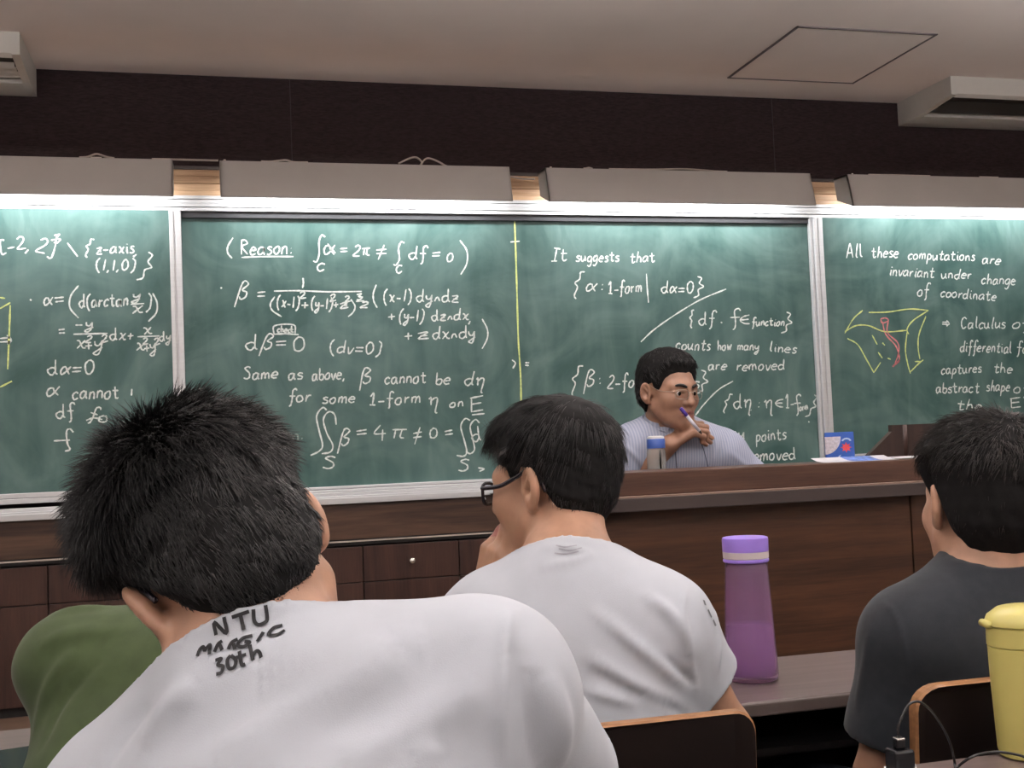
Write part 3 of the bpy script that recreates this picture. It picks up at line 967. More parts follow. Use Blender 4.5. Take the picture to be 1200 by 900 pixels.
L('M', ('removed', 876, 541, 932, 538, 7.5))

# right board
L('R', ('All', 992, 303, 1011, 302, 8), ('these', 1021, 302, 1053, 302, 6.8), ('computations', 1064, 304, 1142, 306, 6.3), ('are', 1151, 309, 1172, 310, 6.3))
L('R', ('invariant', 1042, 323, 1094, 326, 6.8), ('under', 1103, 327, 1138, 327, 6), ('change', 1150, 333, 1190, 334, 6.3))
L('R', ('of', 1075, 347, 1088, 347, 7.5), ('coordinate', 1102, 348, 1167, 353, 6.2))
L('R', ('⇒', 1104, 382, 1113, 382, 6), ('Calculus', 1126, 385, 1178, 385, 6.8), ('of', 1186, 385, 1206, 385, 7))
L('R', ('differential', 1125, 412, 1185, 414, 6.8), ('form', 1191, 414, 1222, 414, 6.8))
L('R', ('captures', 1103, 439, 1150, 437, 6.2), ('the', 1164, 437, 1186, 438, 6.2))
L('R', ('abstract', 1097, 461, 1147, 460, 6.5), ('shape', 1156, 458, 1183, 459, 6.5), ('of', 1188, 461, 1206, 461, 7))
L('R', ('the', 1121, 480, 1150, 482, 6.5), ('E', 1184, 478, 1196, 477, 6))
L('R', [(990, 391), (1000, 374), (1011, 364)], [(990, 389), (1003, 382), (1018, 382), (1037, 389), (1062, 387.5)], [(1018, 366.5), (1040, 366), (1066, 362.5), (1088, 364)], [(1088, 364), (1070, 376), (1063, 386), (1065, 392)],
  [(993, 397), (1005, 404), (1014, 419), (1024, 437)], [(1024, 437), (1032, 425)], [(1063, 390), (1061, 410), (1064, 428), (1067, 438)], [(1085, 371), (1077, 392), (1076, 408), (1078, 421)], [(1067, 436), (1076, 427), (1082, 422)], [(1072, 424), (1080, 424)],
  [(1022, 393), (1028, 404)], [(1029, 413), (1034, 420)], [(1034, 402), (1037, 405)], [(1040, 420), (1044, 421.5)], mat='chalk_yellow', name='chalk_drawing', label='yellow chalk drawing of a curved surface', w=0.0062)
L('R', [(1032, 374), (1038, 373), (1041, 376), (1034, 379), (1032, 374)], [(1034, 377), (1038, 392), (1050, 406), (1054, 420), (1052, 426)], [(1041, 376), (1040, 390), (1052, 402), (1053, 414), (1049, 426)], [(1054, 422), (1046, 430), (1050, 427), (1054, 423)], mat='chalk_pink', name='chalk_drawing', label='pink chalk tube in the yellow drawing', w=0.0066)

# ------------------------------------------------------------------ soft-solid modelling: distance fields -> one continuous mesh
def s_sph(P, c, r):
    return np.linalg.norm(P - np.asarray(c), axis=1) - r


def s_ell(P, c, rad, R=None):
    q = P - np.asarray(c)
    if R is not None:
        q = q @ R            # columns of R are the ellipsoid's axes
    rad = np.asarray(rad, float)
    k0 = np.linalg.norm(q / rad, axis=1)
    k1 = np.linalg.norm(q / (rad * rad), axis=1) + 1e-9
    return k0 * (k0 - 1.0) / k1


def s_cone(P, a, b, ra, rb):
    a, b = np.asarray(a, float), np.asarray(b, float)
    ba = b - a
    h = np.clip(((P - a) @ ba) / (ba @ ba), 0, 1)
    return np.linalg.norm(P - a - h[:, None] * ba, axis=1) - (ra + (rb - ra) * h)


def s_plane(P, c, n):
    return (P - np.asarray(c)) @ unit(n)


def smin(a, b, k):
    h = np.clip(0.5 + 0.5 * (b - a) / k, 0, 1)
    return b * (1 - h) + a * h - k * h * (1 - h)


def smax(a, b, k):
    return -smin(-a, -b, k)


def U(k, *ds):
    r = ds[0]
    for d in ds[1:]:
        r = smin(r, d, k)
    return r


def surface(fn, lo, hi, h):
    """naive surface nets of fn<0 on a sparse grid; returns vertices and quads"""
    lo, hi = np.asarray(lo, float), np.asarray(hi, float)
    nb = np.maximum(1, np.ceil((hi - lo) / (8 * h)).astype(int))
    n = nb * 8
    ci = np.stack(np.meshgrid(*[np.arange(k) for k in nb], indexing='ij'), -1).reshape(-1, 3)
    cc = lo + (ci * 8 + 3.5) * h
    dc = np.concatenate([fn(cc[i:i + 200000]) for i in range(0, len(cc), 200000)])
    vol = np.repeat(np.repeat(np.repeat(np.where(dc < 0, -1.0, 1.0).astype(np.float32).reshape(nb), 8, 0), 8, 1), 8, 2)
    act = ci[np.abs(dc) < 8 * h * 0.87 * 1.45]
    loc = np.stack(np.meshgrid(*[np.arange(8)] * 3, indexing='ij'), -1).reshape(-1, 3)
    for i in range(0, len(act), 400):
        a = act[i:i + 400]
        idx = (a[:, None, :] * 8 + loc[None]).reshape(-1, 3)
        vol[idx[:, 0], idx[:, 1], idx[:, 2]] = fn(lo + idx * h)
    vol[0], vol[-1], vol[:, 0], vol[:, -1], vol[:, :, 0], vol[:, :, -1] = (1.0,) * 6
    ins = vol < 0
    corners = [(i, j, k) for i in (0, 1) for j in (0, 1) for k in (0, 1)]
    sl = lambda A, c: A[c[0]:A.shape[0] - 1 + c[0], c[1]:A.shape[1] - 1 + c[1], c[2]:A.shape[2] - 1 + c[2]]
    cnt = sum(sl(ins, c).astype(np.int8) for c in corners)
    cell = np.argwhere((cnt > 0) & (cnt < 8))
    vid = np.full(np.array(vol.shape) - 1, -1, np.int64)
    vid[cell[:, 0], cell[:, 1], cell[:, 2]] = np.arange(len(cell))
    cv = np.stack([vol[cell[:, 0] + c[0], cell[:, 1] + c[1], cell[:, 2] + c[2]] for c in corners], 1)
    acc, wt = np.zeros((len(cell), 3)), np.zeros(len(cell))
    for i, a in enumerate(corners):
        for j, b in enumerate(corners):
            if j <= i or sum(abs(x - y) for x, y in zip(a, b)) != 1:
                continue
            va, vb = cv[:, i], cv[:, j]
            m = (va < 0) != (vb < 0)
            t = np.where(m, va / np.where(m, va - vb, 1), 0)
            acc += np.where(m[:, None], np.array(a) + t[:, None] * (np.array(b) - np.array(a)), 0)
            wt += m
    V = lo + (cell + acc / wt[:, None]) * h
    Q = []
    for ax in range(3):
        o1, o2 = [x for x in range(3) if x != ax]
        s0 = [slice(1, -1)] * 3
        s1 = [slice(1, -1)] * 3
        s0[ax] = slice(0, -1)
        s1[ax] = slice(1, None)
        A, B = ins[tuple(s0)], ins[tuple(s1)]
        e = np.argwhere(A != B)
        fl = A[e[:, 0], e[:, 1], e[:, 2]]
        e = e + 1
        e[:, ax] -= 1
        g = lambda d1, d2: vid[tuple((e - (np.eye(3, dtype=int)[o1] * d1 + np.eye(3, dtype=int)[o2] * d2)).T)]
        q = np.stack([g(0, 0), g(1, 0), g(1, 1), g(0, 1)], 1)
        if ax == 1:
            fl = ~fl
        q[~fl] = q[~fl][:, ::-1]
        Q.append(q)
    Q = np.concatenate(Q)
    Q = Q[(Q >= 0).all(1)]
    return V, Q


def vnormals(V, Q):
    a = V[Q[:, 2]] - V[Q[:, 0]]
    b = V[Q[:, 3]] - V[Q[:, 1]]
    fn = np.cross(a, b)
    N = np.zeros_like(V)
    for k in range(4):
        np.add.at(N, Q[:, k], fn)
    return N / (np.linalg.norm(N, axis=1)[:, None] + 1e-12)


def relax(V, Q, it=1, f=0.5):
    for _ in range(it):
        acc, n = np.zeros_like(V), np.zeros(len(V))
        for k in range(4):
            np.add.at(acc, Q[:, k], V[Q[:, (k + 1) % 4]] + V[Q[:, (k + 3) % 4]])
            np.add.at(n, Q[:, k], 2)
        V = V * (1 - f) + f * acc / n[:, None]
    return V


def bvh_of(V, Q):
    return BVHTree.FromPolygons([tuple(v) for v in V], [tuple(int(i) for i in q) for q in Q])


def hit(bvh, x, y):
    """where the ray of a photo pixel meets a surface (point, normal) or None"""
    d = unit(ray(x, y))
    p, n, i, t = bvh.ray_cast(Vector(CC), Vector(d))
    if p is None:
        return None
    n = np.array(n)
    if n @ d > 0:
        n = -n
    return np.array(p), n


def wob(P, f, seed):
    r = np.random.default_rng(seed)
    out = 0
    for i in range(4):
        k = unit(r.normal(size=3)) * f * r.uniform(0.6, 1.5)
        out = out + np.sin(P @ k + r.uniform(0, 6.28))
    return out / 4


def folds(V, Q, lines, bvh=None):
    """raise (amp>0) or sink cloth ridges along polylines given as photo pixels on the cloth; (pixels, width, amp)"""
    bvh = bvh or bvh_of(V, Q)
    N = vnormals(V, Q)
    for px, w, amp in lines:
        P = [hit(bvh, x, y) for x, y in catmull(px, 8)]
        P = np.array([p[0] for p in P if p is not None])
        if len(P) < 2:
            continue
        near = np.where(((V > P.min(0) - 4 * w) & (V < P.max(0) + 4 * w)).all(1))[0]
        if not len(near):
            continue
        dd = np.min(np.linalg.norm(V[near][:, None] - P[None], axis=2) + 0, axis=1)
        idx = np.argmin(np.linalg.norm(V[near][:, None] - P[None], axis=2), axis=1)
        taper = np.sin(np.pi * np.clip((idx + 0.7) / (len(P) + 0.4), 0, 1)) ** 0.6
        V[near] += N[near] * (amp * taper * np.exp(-(dd / w) ** 2))[:, None]
    return V


# ------------------------------------------------------------------ people
SKIN = {}


def skin_mat(key, col, lip):
    SKIN[key] = (mat_plain('skin_' + key, col, 0.5, var=0.10, scale=45, bump=0.12, bscale=700, sss=0.08),
                 mat_plain('lips_' + key, lip, 0.45, var=0.08, scale=60))


skin_mat('tan', (0.27, 0.142, 0.092), (0.22, 0.075, 0.06))
skin_mat('light', (0.39, 0.220, 0.148), (0.36, 0.14, 0.11))
skin_mat('warm', (0.36, 0.200, 0.130), (0.33, 0.12, 0.10))
M['hair'] = mat_plain('black_hair', (0.013, 0.012, 0.0125), 0.50, var=0.4, scale=120, spec=0.45)
M['hair_base'] = mat_plain('black_hair_underlayer', (0.0075, 0.0070, 0.0072), 0.8, var=0.3, scale=200, spec=0.15)
M['hair_brown'] = mat_plain('brown_black_hair', (0.0135, 0.0095, 0.0080), 0.42, var=0.4, scale=120, spec=0.5)
M['eye_white'] = mat_plain('eye_white', (0.55, 0.50, 0.47), 0.25, var=0.03)
M['iris'] = mat_plain('dark_iris', (0.012, 0.008, 0.006), 0.15, var=0.1)
M['white_tee'] = mat_plain('white_cotton', (0.405, 0.43, 0.475), 0.95, var=0.025, scale=25, bump=0.12, bscale=900, spec=0.15, sheen=0.15)
M['grey_tee'] = mat_plain('slate_grey_cotton', (0.022, 0.025, 0.030), 0.95, var=0.12, scale=60, bump=0.15, bscale=900, spec=0.15, sheen=0.12)
M['green_cloth'] = mat_plain('olive_green_cotton', (0.046, 0.066, 0.029), 0.95, var=0.12, scale=40, bump=0.15, bscale=900, spec=0.12, sheen=0.1)
M['denim'] = mat_plain('dark_denim', (0.02, 0.026, 0.045), 0.9, var=0.2, scale=60)
M['black_plastic'] = mat_plain('black_plastic', (0.010, 0.010, 0.012), 0.25, var=0.1)
M['dark_frame'] = mat_plain('dark_glasses_frame', (0.016, 0.012, 0.018), 0.25, var=0.15)
M['thin_metal'] = mat_plain('thin_metal_frame', (0.30, 0.25, 0.20), 0.3, 0.8)
M['lens'] = mat_glassy('clear_lens', (0.97, 0.98, 0.98), 0.02, 1.02)
M['ink'] = mat_plain('black_print', (0.010, 0.010, 0.012), 0.8, var=0.2, scale=60)
M['ink_grey'] = mat_plain('grey_print', (0.13, 0.13, 0.14), 0.9, var=0.15, scale=90)
M['ink_faint'] = mat_plain('faint_grey_print', (0.30, 0.30, 0.33), 0.9, var=0.15, scale=90)


def frame(fwd, up):
    f = unit(fwd)
    u = np.asarray(up, float)
    u = unit(u - f * (u @ f))
    r = np.cross(f, u)
    return np.stack([r, f, u], 1)          # columns: person's right, forward, up


def head_sdf(Pl, detail=True):
    """head in its own frame: x person's right, y forward, z up; origin between the ears"""
    X = Pl.copy()
    sx = np.abs(X[:, 0])
    S = np.stack([sx, X[:, 1], X[:, 2]], 1)     # mirrored half
    d = s_ell(S, (0, -0.012, 0.034), (0.076, 0.095, 0.084))
    d = smin(d, s_ell(S, (0, 0.028, -0.028), (0.062, 0.064, 0.083)), 0.03)
    d = smin(d, s_cone(S, (0.050, 0.004, -0.050), (0.016, 0.074, -0.098), 0.022, 0.017), 0.03)
    d = smin(d, s_sph(S, (0.044, 0.056, -0.022), 0.022), 0.03)
    d = smin(d, s_cone(S, (0.0, 0.083, 0.022), (0.046, 0.066, 0.022), 0.014, 0.012), 0.018)
    d = smax(d, -s_ell(S, (0.032, 0.100, 0.000), (0.019, 0.016, 0.0125)), 0.014)
    d = smin(d, s_cone(S, (0, 0.088, 0.008), (0, 0.106, -0.030), 0.0085, 0.0125), 0.012)
    d = smin(d, s_sph(S, (0.0125, 0.094, -0.034), 0.0085), 0.008)
    d = smin(d, s_ell(S, (0, 0.072, -0.068), (0.030, 0.024, 0.024)), 0.02)
    d = smin(d, s_cone(S, (0, 0.0955, -0.0595), (0.023, 0.083, -0.0635), 0.0060, 0.0035), 0.006)
    d = smin(d, s_cone(S, (0, 0.0935, -0.0730), (0.021, 0.083, -0.0670), 0.0070, 0.0035), 0.006)
    d = smax(d, -s_cone(S, (0, 0.103, -0.0662), (0.024, 0.088, -0.0655), 0.0022, 0.0015), 0.004)
    d = smin(d, s_sph(S, (0, 0.078, -0.100), 0.016), 0.02)
    # lids
    d = smin(d, s_cone(S, (0.017, 0.0855, 0.0052), (0.047, 0.0765, 0.0040), 0.0050, 0.0048), 0.005)
    d = smin(d, s_cone(S, (0.018, 0.0845, -0.0078), (0.046, 0.0765, -0.0068), 0.0050, 0.0045), 0.005)
    # ears: rim, bowl, lobe
    ec = np.array([0.081, -0.014, -0.003])
    Re = frame((-0.36, 0.90, 0.05), (0.16, -0.16, 1.0))   # thin axis turned outwards
    q = (S - ec) @ Re
    rim = s_ell(q, (0.002, -0.004, 0.004), (0.0100, 0.0200, 0.0330))
    bowl = s_ell(q, (0.0125, -0.001, 0.007), (0.0115, 0.0130, 0.0245))
    ear = smax(rim, -bowl, 0.0025)
    ear = smax(ear, -s_ell(q, (0.004, 0.005, -0.002), (0.006, 0.006, 0.008)), 0.003)
    ear = smin(ear, s_cone(q, (0.003, -0.008, 0.022), (0.004, 0.004, 0.006), 0.003, 0.003), 0.006)
    ear = smin(ear, s_ell(q, (0.001, 0.002, -0.024), (0.006, 0.010, 0.011)), 0.008)
    ear = smin(ear, s_sph(q, (0.001, 0.012, -0.003), 0.0065), 0.006)
    d = smin(d, ear, 0.007)
    return d


def hand_prims(W, h, pn, side, curl=(35, 45, 30), spread=0.15, thumb=(0.55, 0.75, 0.35), size=1.0):
    """palm and five separate bent fingers; h towards the fingers, pn where the palm faces, side towards the thumb"""
    h, pn = unit(h), unit(pn)
    pn = unit(pn - h * (pn @ h))
    sd = np.cross(h, pn)
    if sd @ np.asarray(side) < 0:
        sd = -sd
    W = np.asarray(W, float)
    k = size
    out = []
    offs = [0.030, 0.010, -0.010, -0.029]
    lens = [(0.040, 0.024, 0.020), (0.044, 0.028, 0.021), (0.041, 0.026, 0.020), (0.032, 0.019, 0.017)]
    base = [0.086, 0.090, 0.085, 0.077]
    for i in range(4):
        B = W + h * base[i] * k + sd * offs[i] * k
        out.append(('palm', W + sd * offs[i] * 0.55 * k + h * 0.008 * k, B, 0.0125 * k, 0.0105 * k))
        d = unit(h + sd * spread * (1.5 - i) / 1.5)
        p = B
        for j in range(3):
            a = math.radians(curl[j] * (1 + 0.06 * i))
            ax = np.cross(d, pn)
            d = unit(d * math.cos(a) + pn_rot(d, pn) * math.sin(a))
            q = p + d * lens[i][j] * k
            out.append(('finger%d' % i, p, q, (0.0092 - 0.0008 * j) * k, (0.0088 - 0.0010 * j) * k))
            p = q
    T = W + h * 0.022 * k + sd * 0.022 * k
    td = unit(h * thumb[0] + sd * thumb[1] + pn * thumb[2])
    out.append(('palm', W + h * 0.012 * k + sd * 0.01 * k, T + td * 0.02 * k, 0.014 * k, 0.0135 * k))
    p = T + td * 0.018 * k
    q = p + td * 0.034 * k
    out.append(('thumb', p, q, 0.0115 * k, 0.0098 * k))
    td2 = unit(td * 0.75 + h * 0.55 + pn * 0.15)
    out.append(('thumb', q, q + td2 * 0.028 * k, 0.0098 * k, 0.0082 * k))
    return out


def pn_rot(d, pn):
    v = pn - d * (pn @ d)
    n = np.linalg.norm(v)
    if n < 1e-4:
        return v
    return v / n


def hands_sdf(P, prims):
    groups = {}
    for key, a, b, ra, rb in prims:
        dd = s_cone(P, a, b, ra, rb)
        groups[key] = dd if key not in groups else smin(groups[key], dd, 0.004 if key != 'palm' else 0.012)
    d = groups.pop('palm')
    for g in groups.values():
        d = smin(d, g, 0.004)
    return d


class Person:
    """joints in world space; builds skin body, garments, hair as children of one Empty"""

    def __init__(s, label, base, skin, head, hfwd, hup, N, SL, SR, EL, WL, ER, WR, P, hands, k=1.0, chest=(0.150, 0.105, 0.20), mid=None, hscale=1.0, neck_r=0.056, sh_r=0.058, arm=(0.050, 0.040, 0.028), trap=0.0):
        s.trap = trap
        s.t = thing('person', label, 'person', base)
        s.skin = SKIN[skin]
        s.head, s.HR, s.hs = np.asarray(head), frame(hfwd, hup), hscale
        s.N, s.SL, s.SR, s.EL, s.WL, s.ER, s.WR, s.P = map(np.asarray, (N, SL, SR, EL, WL, ER, WR, P))
        s.hands = hands
        s.chest = chest
        s.up = unit(s.N - s.P)
        r = s.SR - s.SL
        s.r = unit(r - s.up * (r @ s.up))
        s.f = np.cross(s.up, s.r)
        s.R = np.stack([s.r, s.f, s.up], 1)
        s.mid = np.asarray(mid) if mid is not None else s.P * 0.55 + s.N * 0.45
        s.neck_r, s.sh_r, s.arm = neck_r, sh_r, arm

    def local(s, P):
        return ((P - s.head) @ s.HR) / s.hs

    def world(s, q):
        return s.head + (np.asarray(q) * s.hs) @ s.HR.T

    def neck_ends(s):
        return s.world((0, -0.028, -0.035)), s.N

    def torso(s, P, g=0.0, k=0.05):
        Sc = (s.SL + s.SR) / 2
        Cc = Sc * 0.5 + s.N * 0.5 - s.up * 0.155
        c = s.chest
        d = s_ell(P, Cc, (c[0] + g, c[1] + g, c[2] + g), s.R)
        d = smin(d, s_cone(P, s.SL, s.SR, s.sh_r + g, s.sh_r + g), k + 0.03)
        nb = s.N - s.up * s.trap
        d = smin(d, s_cone(P, nb, s.SL * 0.8 + nb * 0.2, 0.050 + g, 0.050 + g), k)
        d = smin(d, s_cone(P, nb, s.SR * 0.8 + nb * 0.2, 0.050 + g, 0.050 + g), k)
        d = smin(d, s_ell(P, s.mid, (c[0] * 0.90 + g, c[1] * 0.95 + g, 0.17), s.R), 0.08)
        d = smin(d, s_ell(P, s.P, (c[0] * 1.05 + g, c[1] * 1.08 + g, 0.13), s.R), 0.08)
        return d

    def arms(s, P):
        a, b, c = s.arm
        d = U(0.02, s_cone(P, s.SL, s.EL, a, b), s_cone(P, s.EL, s.WL, b, c))
        d2 = U(0.02, s_cone(P, s.SR, s.ER, a, b), s_cone(P, s.ER, s.WR, b, c))
        return d, d2

    def body_fn(s, P):
        d = s.torso(P, 0.0)
        a, b = s.neck_ends()
        d = smin(d, s_cone(P, a, b, s.neck_r, s.neck_r + 0.004), 0.045)
        dl, dr = s.arms(P)
        for dd, pr in ((dl, s.hands[0]), (dr, s.hands[1])):
            dd = smin(dd, hands_sdf(P, pr), 0.014)
            W_ = pr[0][1]
            kk = 0.004 + 0.026 * np.clip((np.linalg.norm(P - W_, axis=1) - 0.15) / 0.12, 0, 1)
            d = smin(d, dd, kk)
        # the head joins the neck; far points skip its detail
        q = s.local(P)
        far = np.linalg.norm(q, axis=1) > 0.22
        hd = np.linalg.norm(q, axis=1) - 0.11
        if (~far).any():
            hd[~far] = head_sdf(q[~far])
        return smin(d, hd * s.hs, 0.016)

    def bounds(s, pad=0.16):
        pts = [s.head, s.N, s.SL, s.SR, s.EL, s.WL, s.ER, s.WR, s.P]
        for pr in s.hands:
            pts += [p[2] for p in pr]
        pts = np.array(pts)
        lo, hi = pts.min(0) - pad, pts.max(0) + pad
        hi[2] = max(hi[2], s.head[2] + 0.2)
        return lo, hi

    def body(s, h):
        lo, hi = s.bounds()
        V, Q = surface(s.body_fn, lo, hi, h)
        V = relax(V, Q, 1, 0.4)
        c = V[Q].mean(1)
        q = s.local(c)
        lip = (np.abs(q[:, 0]) < 0.0255) & (q[:, 1] > 0.078) & (q[:, 2] < -0.0545 - 0.10 * np.abs(q[:, 0])) & (q[:, 2] > -0.0805 + 0.28 * np.abs(q[:, 0]))
        s.bodyVQ = (V, Q)
        o = obj('body', V, Q, list(s.skin), s.t, True, lip.astype(int))
        return o

    # ---- garments
    def tee_fn(s, P, g=0.014, sl=0.62, sr=0.062, sr2=0.070, neck=0.012, sleeves=True, collar=0.010, cax=None, cutr=0.045):
        d = s.torso(P, g)
        for S, E in ((s.SL, s.EL), (s.SR, s.ER)):
            e = S + (E - S) * sl
            sd = s_cone(P, S, e, sr, sr2)
            ax = unit(E - S)
            sd = smax(sd, s_plane(P, e, ax), 0.006)
            hollow = smax(s_cone(P, S, E, sr - 0.006, sr2 - 0.004), -s_plane(P, e - ax * 0.05, ax), 0.004)
            sd = np.maximum(sd, -np.where(s_plane(P, e - ax * 0.05, ax) > 0, hollow, 1.0))
            d = smin(d, sd, 0.028)
        a, b = s.neck_ends()
        ax = unit(a - b)
        if cax is not None:
            ax = unit(cax)
        dn = s_cone(P, a, b - unit(a - b) * 0.05, s.neck_r, s.neck_r + 0.006)
        # crew collar: a low band round the neck
        band = np.maximum(dn - collar, np.abs(s_plane(P, b + ax * neck, ax)) - 0.013)
        d = smin(d, band, 0.012)
        # nothing above the band
        d = np.where((s_plane(P, b + ax * (neck + 0.013), ax) > 0) & (dn < cutr), np.maximum(d, s_plane(P, b + ax * (neck + 0.013), ax)), d)
        return d

    def tee(s, mat, h, fold_lines=(), amp=0.0016, seed=1, name='t_shirt', label=None, hem=None, extra=None, **kw):
        lo, hi = s.bounds(0.17)
        hem_c = s.P + s.up * 0.02 if hem is None else hem

        def fn(P):
            d = s.tee_fn(P, **kw)
            if extra is not None:
                d = extra(P, d)
            d = d + amp * wob(P, 38, seed) + amp * 0.8 * wob(P, 75, seed + 5)
            return np.maximum(d, -s_plane(P, hem_c, s.up))
        V, Q = surface(fn, lo, hi, h)
        V = relax(V, Q, 1, 0.4)
        if fold_lines:
            V = folds(V, Q, fold_lines)
        o = obj(name, V, Q, mat, s.t, True, label=label)
        s.teeVQ = (V, Q)
        s.tee_obj = o
        return o

    def trousers(s, HL, KL, AL, HR, KR, AR, mat='denim', h=0.011):
        def fn(P):
            d = s_ell(P, s.P - s.up * 0.02, (s.chest[0] * 1.12, s.chest[1] * 1.16, 0.12), s.R)
            for H, K, A_ in ((HL, KL, AL), (HR, KR, AR)):
                d = smin(d, U(0.03, s_cone(P, H, K, 0.085, 0.062), s_cone(P, K, A_, 0.062, 0.050)), 0.05)
            return np.maximum(d, s_plane(P, s.P + s.up * 0.06, s.up))
        pts = np.array([HL, KL, AL, HR, KR, AR, s.P])
        V, Q = surface(fn, pts.min(0) - 0.2, pts.max(0) + 0.2, h)
        obj('trousers', V, Q, M[mat], s.t, True)
        for A_, K in ((AL, KL), (AR, KR)):
            A_ = np.asarray(A_, float)
            fz = STAGE_Z if s.t.location.z > 0.1 else 0.0
            toe = unit(np.array([*(s.f[:2]), 0.0]))

            def sh(P, A_=A_, toe=toe):
                d = s_cone(P, A_ + toe * 0.02 + [0, 0, -A_[2] + fz + 0.045], A_ + toe * 0.16 + [0, 0, -A_[2] + fz + 0.035], 0.043, 0.038)
                d = smin(d, s_cone(P, A_, A_ + [0, 0, -A_[2] + fz + 0.05], 0.042, 0.042), 0.03)
                return smax(d, -s_plane(P, [0, 0, fz + 0.002], (0, 0, 1)), 0.004)
            V, Q = surface(sh, A_ + [-0.25, -0.25, -A_[2] + fz - 0.02], A_ + [0.25, 0.25, 0.08], 0.008)
            obj('shoe', V, Q, M['black_plastic'], s.t, True)

    # ---- hair
    def cap_fn(s, P, thick, line, taper=0.05, puff=None):
        q = s.local(P)
        far = np.linalg.norm(q, axis=1) > 0.24
        d = np.linalg.norm(q, axis=1) - 0.12
        m = ~far
        if m.any():
            x = q[m]
            # skull without ears and face detail
            e = s_ell(x, (0, -0.012, 0.034), (0.077, 0.096, 0.085))
            e = smin(e, s_ell(x, (0, -0.035, -0.03), (0.062, 0.055, 0.06)), 0.03)
            zl = line(x)
            t = np.clip((x[:, 2] - zl) / taper, 0, 1)
            t = t * t * (3 - 2 * t)
            th = 0.003 + (thick(x) if callable(thick) else thick) * t
            e = e - th
            d[m] = smax(e, (zl - x[:, 2]) * 0.8, 0.006)
        return d * s.hs

    def hair(s, thick, line, mat, nstr, length, flow, lift, h=0.004, width=0.0009, taper=0.05, seed=3, jitter=0.22, clump=0.25, nclump=260, grav=0.12, sel=None, noise=0.002, inset=0.004):
        lo, hi = s.head - 0.26, s.head + 0.26

        def fn(P):
            return s.cap_fn(P, thick, line, taper) + noise * wob(P, 150, seed) + noise * wob(P, 320, seed + 1)
        V, Q = surface(fn, lo, hi, h)
        V = relax(V, Q, 1, 0.5)
        N = vnormals(V, Q)
        rg = np.random.default_rng(seed)
        A_, B_, C_ = V[Q[:, 0]], V[Q[:, 1]], V[Q[:, 2]]
        ar = np.linalg.norm(np.cross(B_ - A_, C_ - A_), axis=1)
        out = ((Q >= 0).all(1))
        ql = s.local(V[Q].mean(1))
        ex = s_ell(ql, (0, -0.012, 0.034), (0.077, 0.096, 0.085)) > 0.001
        w = ar * ex
        if sel is not None:
            w = w * sel(ql)
        fi = rg.choice(len(Q), nstr, p=w / w.sum())
        uu = rg.random((nstr, 4))
        uu /= uu.sum(1)[:, None]
        R0 = (V[Q[fi]] * uu[:, :, None]).sum(1)
        n0 = (N[Q[fi]] * uu[:, :, None]).sum(1)
        n0 /= np.linalg.norm(n0, axis=1)[:, None]
        rl = s.local(R0)
        fl = flow(rl) @ s.HR.T
        fl = fl - n0 * (fl * n0).sum(1)[:, None]
        fl /= np.linalg.norm(fl, axis=1)[:, None] + 1e-9
        cl = rg.choice(nstr, nclump, replace=False)
        cid = np.argmin(((R0[:, None] - R0[cl][None]) ** 2).sum(2), axis=1) if nstr * nclump < 6e6 else np.concatenate([np.argmin(((R0[i:i + 2000, None] - R0[cl][None]) ** 2).sum(2), axis=1) for i in range(0, nstr, 2000)])
        cdir = rg.normal(0, 1, (nclump, 3))
        lf = lift(rl)[:, None]
        fade = np.clip((rl[:, 2] - line(rl)) / 0.045, 0.42, 1.0)      # shorter towards the hairline
        L_ = (length(rl) * fade * rg.uniform(0.6, 1.15, nstr))[:, None]
        d = fl * (1 - lf) + n0 * lf + cdir[cid] * clump + rg.normal(0, jitter, (nstr, 3))
        # keep the strands from diving into the scalp
        dn = (d * n0).sum(1)[:, None]
        d = d + n0 * np.maximum(0, 0.06 - dn)
        d /= np.linalg.norm(d, axis=1)[:, None]
        nseg = 5
        pts = [R0 - n0 * inset]
        tipc = R0[cl][cid] + cdir[cid] * 0.004
        for k in range(nseg):
            pts.append(pts[-1] + d * L_ / nseg)
            d = d + fl * 0.16 - n0 * 0.10 * (1 - lf) + np.array([0, 0, -grav]) + rg.normal(0, 0.05, (nstr, 3))
            d /= np.linalg.norm(d, axis=1)[:, None]
        Pk = np.stack(pts, 1)
        side = np.cross(d, n0)
        side /= np.linalg.norm(side, axis=1)[:, None] + 1e-9
        nb = np.cross(side, d)
        rad = width * np.array([1.0, 1.0, 0.95, 0.8, 0.55, 0.12]) * 0.5
        ang = [0, 2.1, 4.2]
        VV = np.stack([Pk + rad[None, :, None] * (side[:, None] * math.cos(a) + nb[:, None] * math.sin(a)) for a in ang], 2)   # n, seg+1, 3, xyz
        nv = (nseg + 1) * 3
        base = np.arange(nstr)[:, None, None, None] * nv
        kk = np.arange(nseg)[None, :, None, None] * 3
        cyc = np.array([[0, 1, 4, 3], [1, 2, 5, 4], [2, 0, 3, 5]])[None, None]
        FQ = (base + kk + cyc).reshape(-1, 4)
        VA = np.vstack([V, VV.reshape(-1, 3)])
        QA = np.vstack([Q, FQ + len(V)])
        return obj('hair', VA, QA, [M['hair_base'], mat], s.t, True, np.r_[np.zeros(len(Q), int), np.ones(len(FQ), int)])

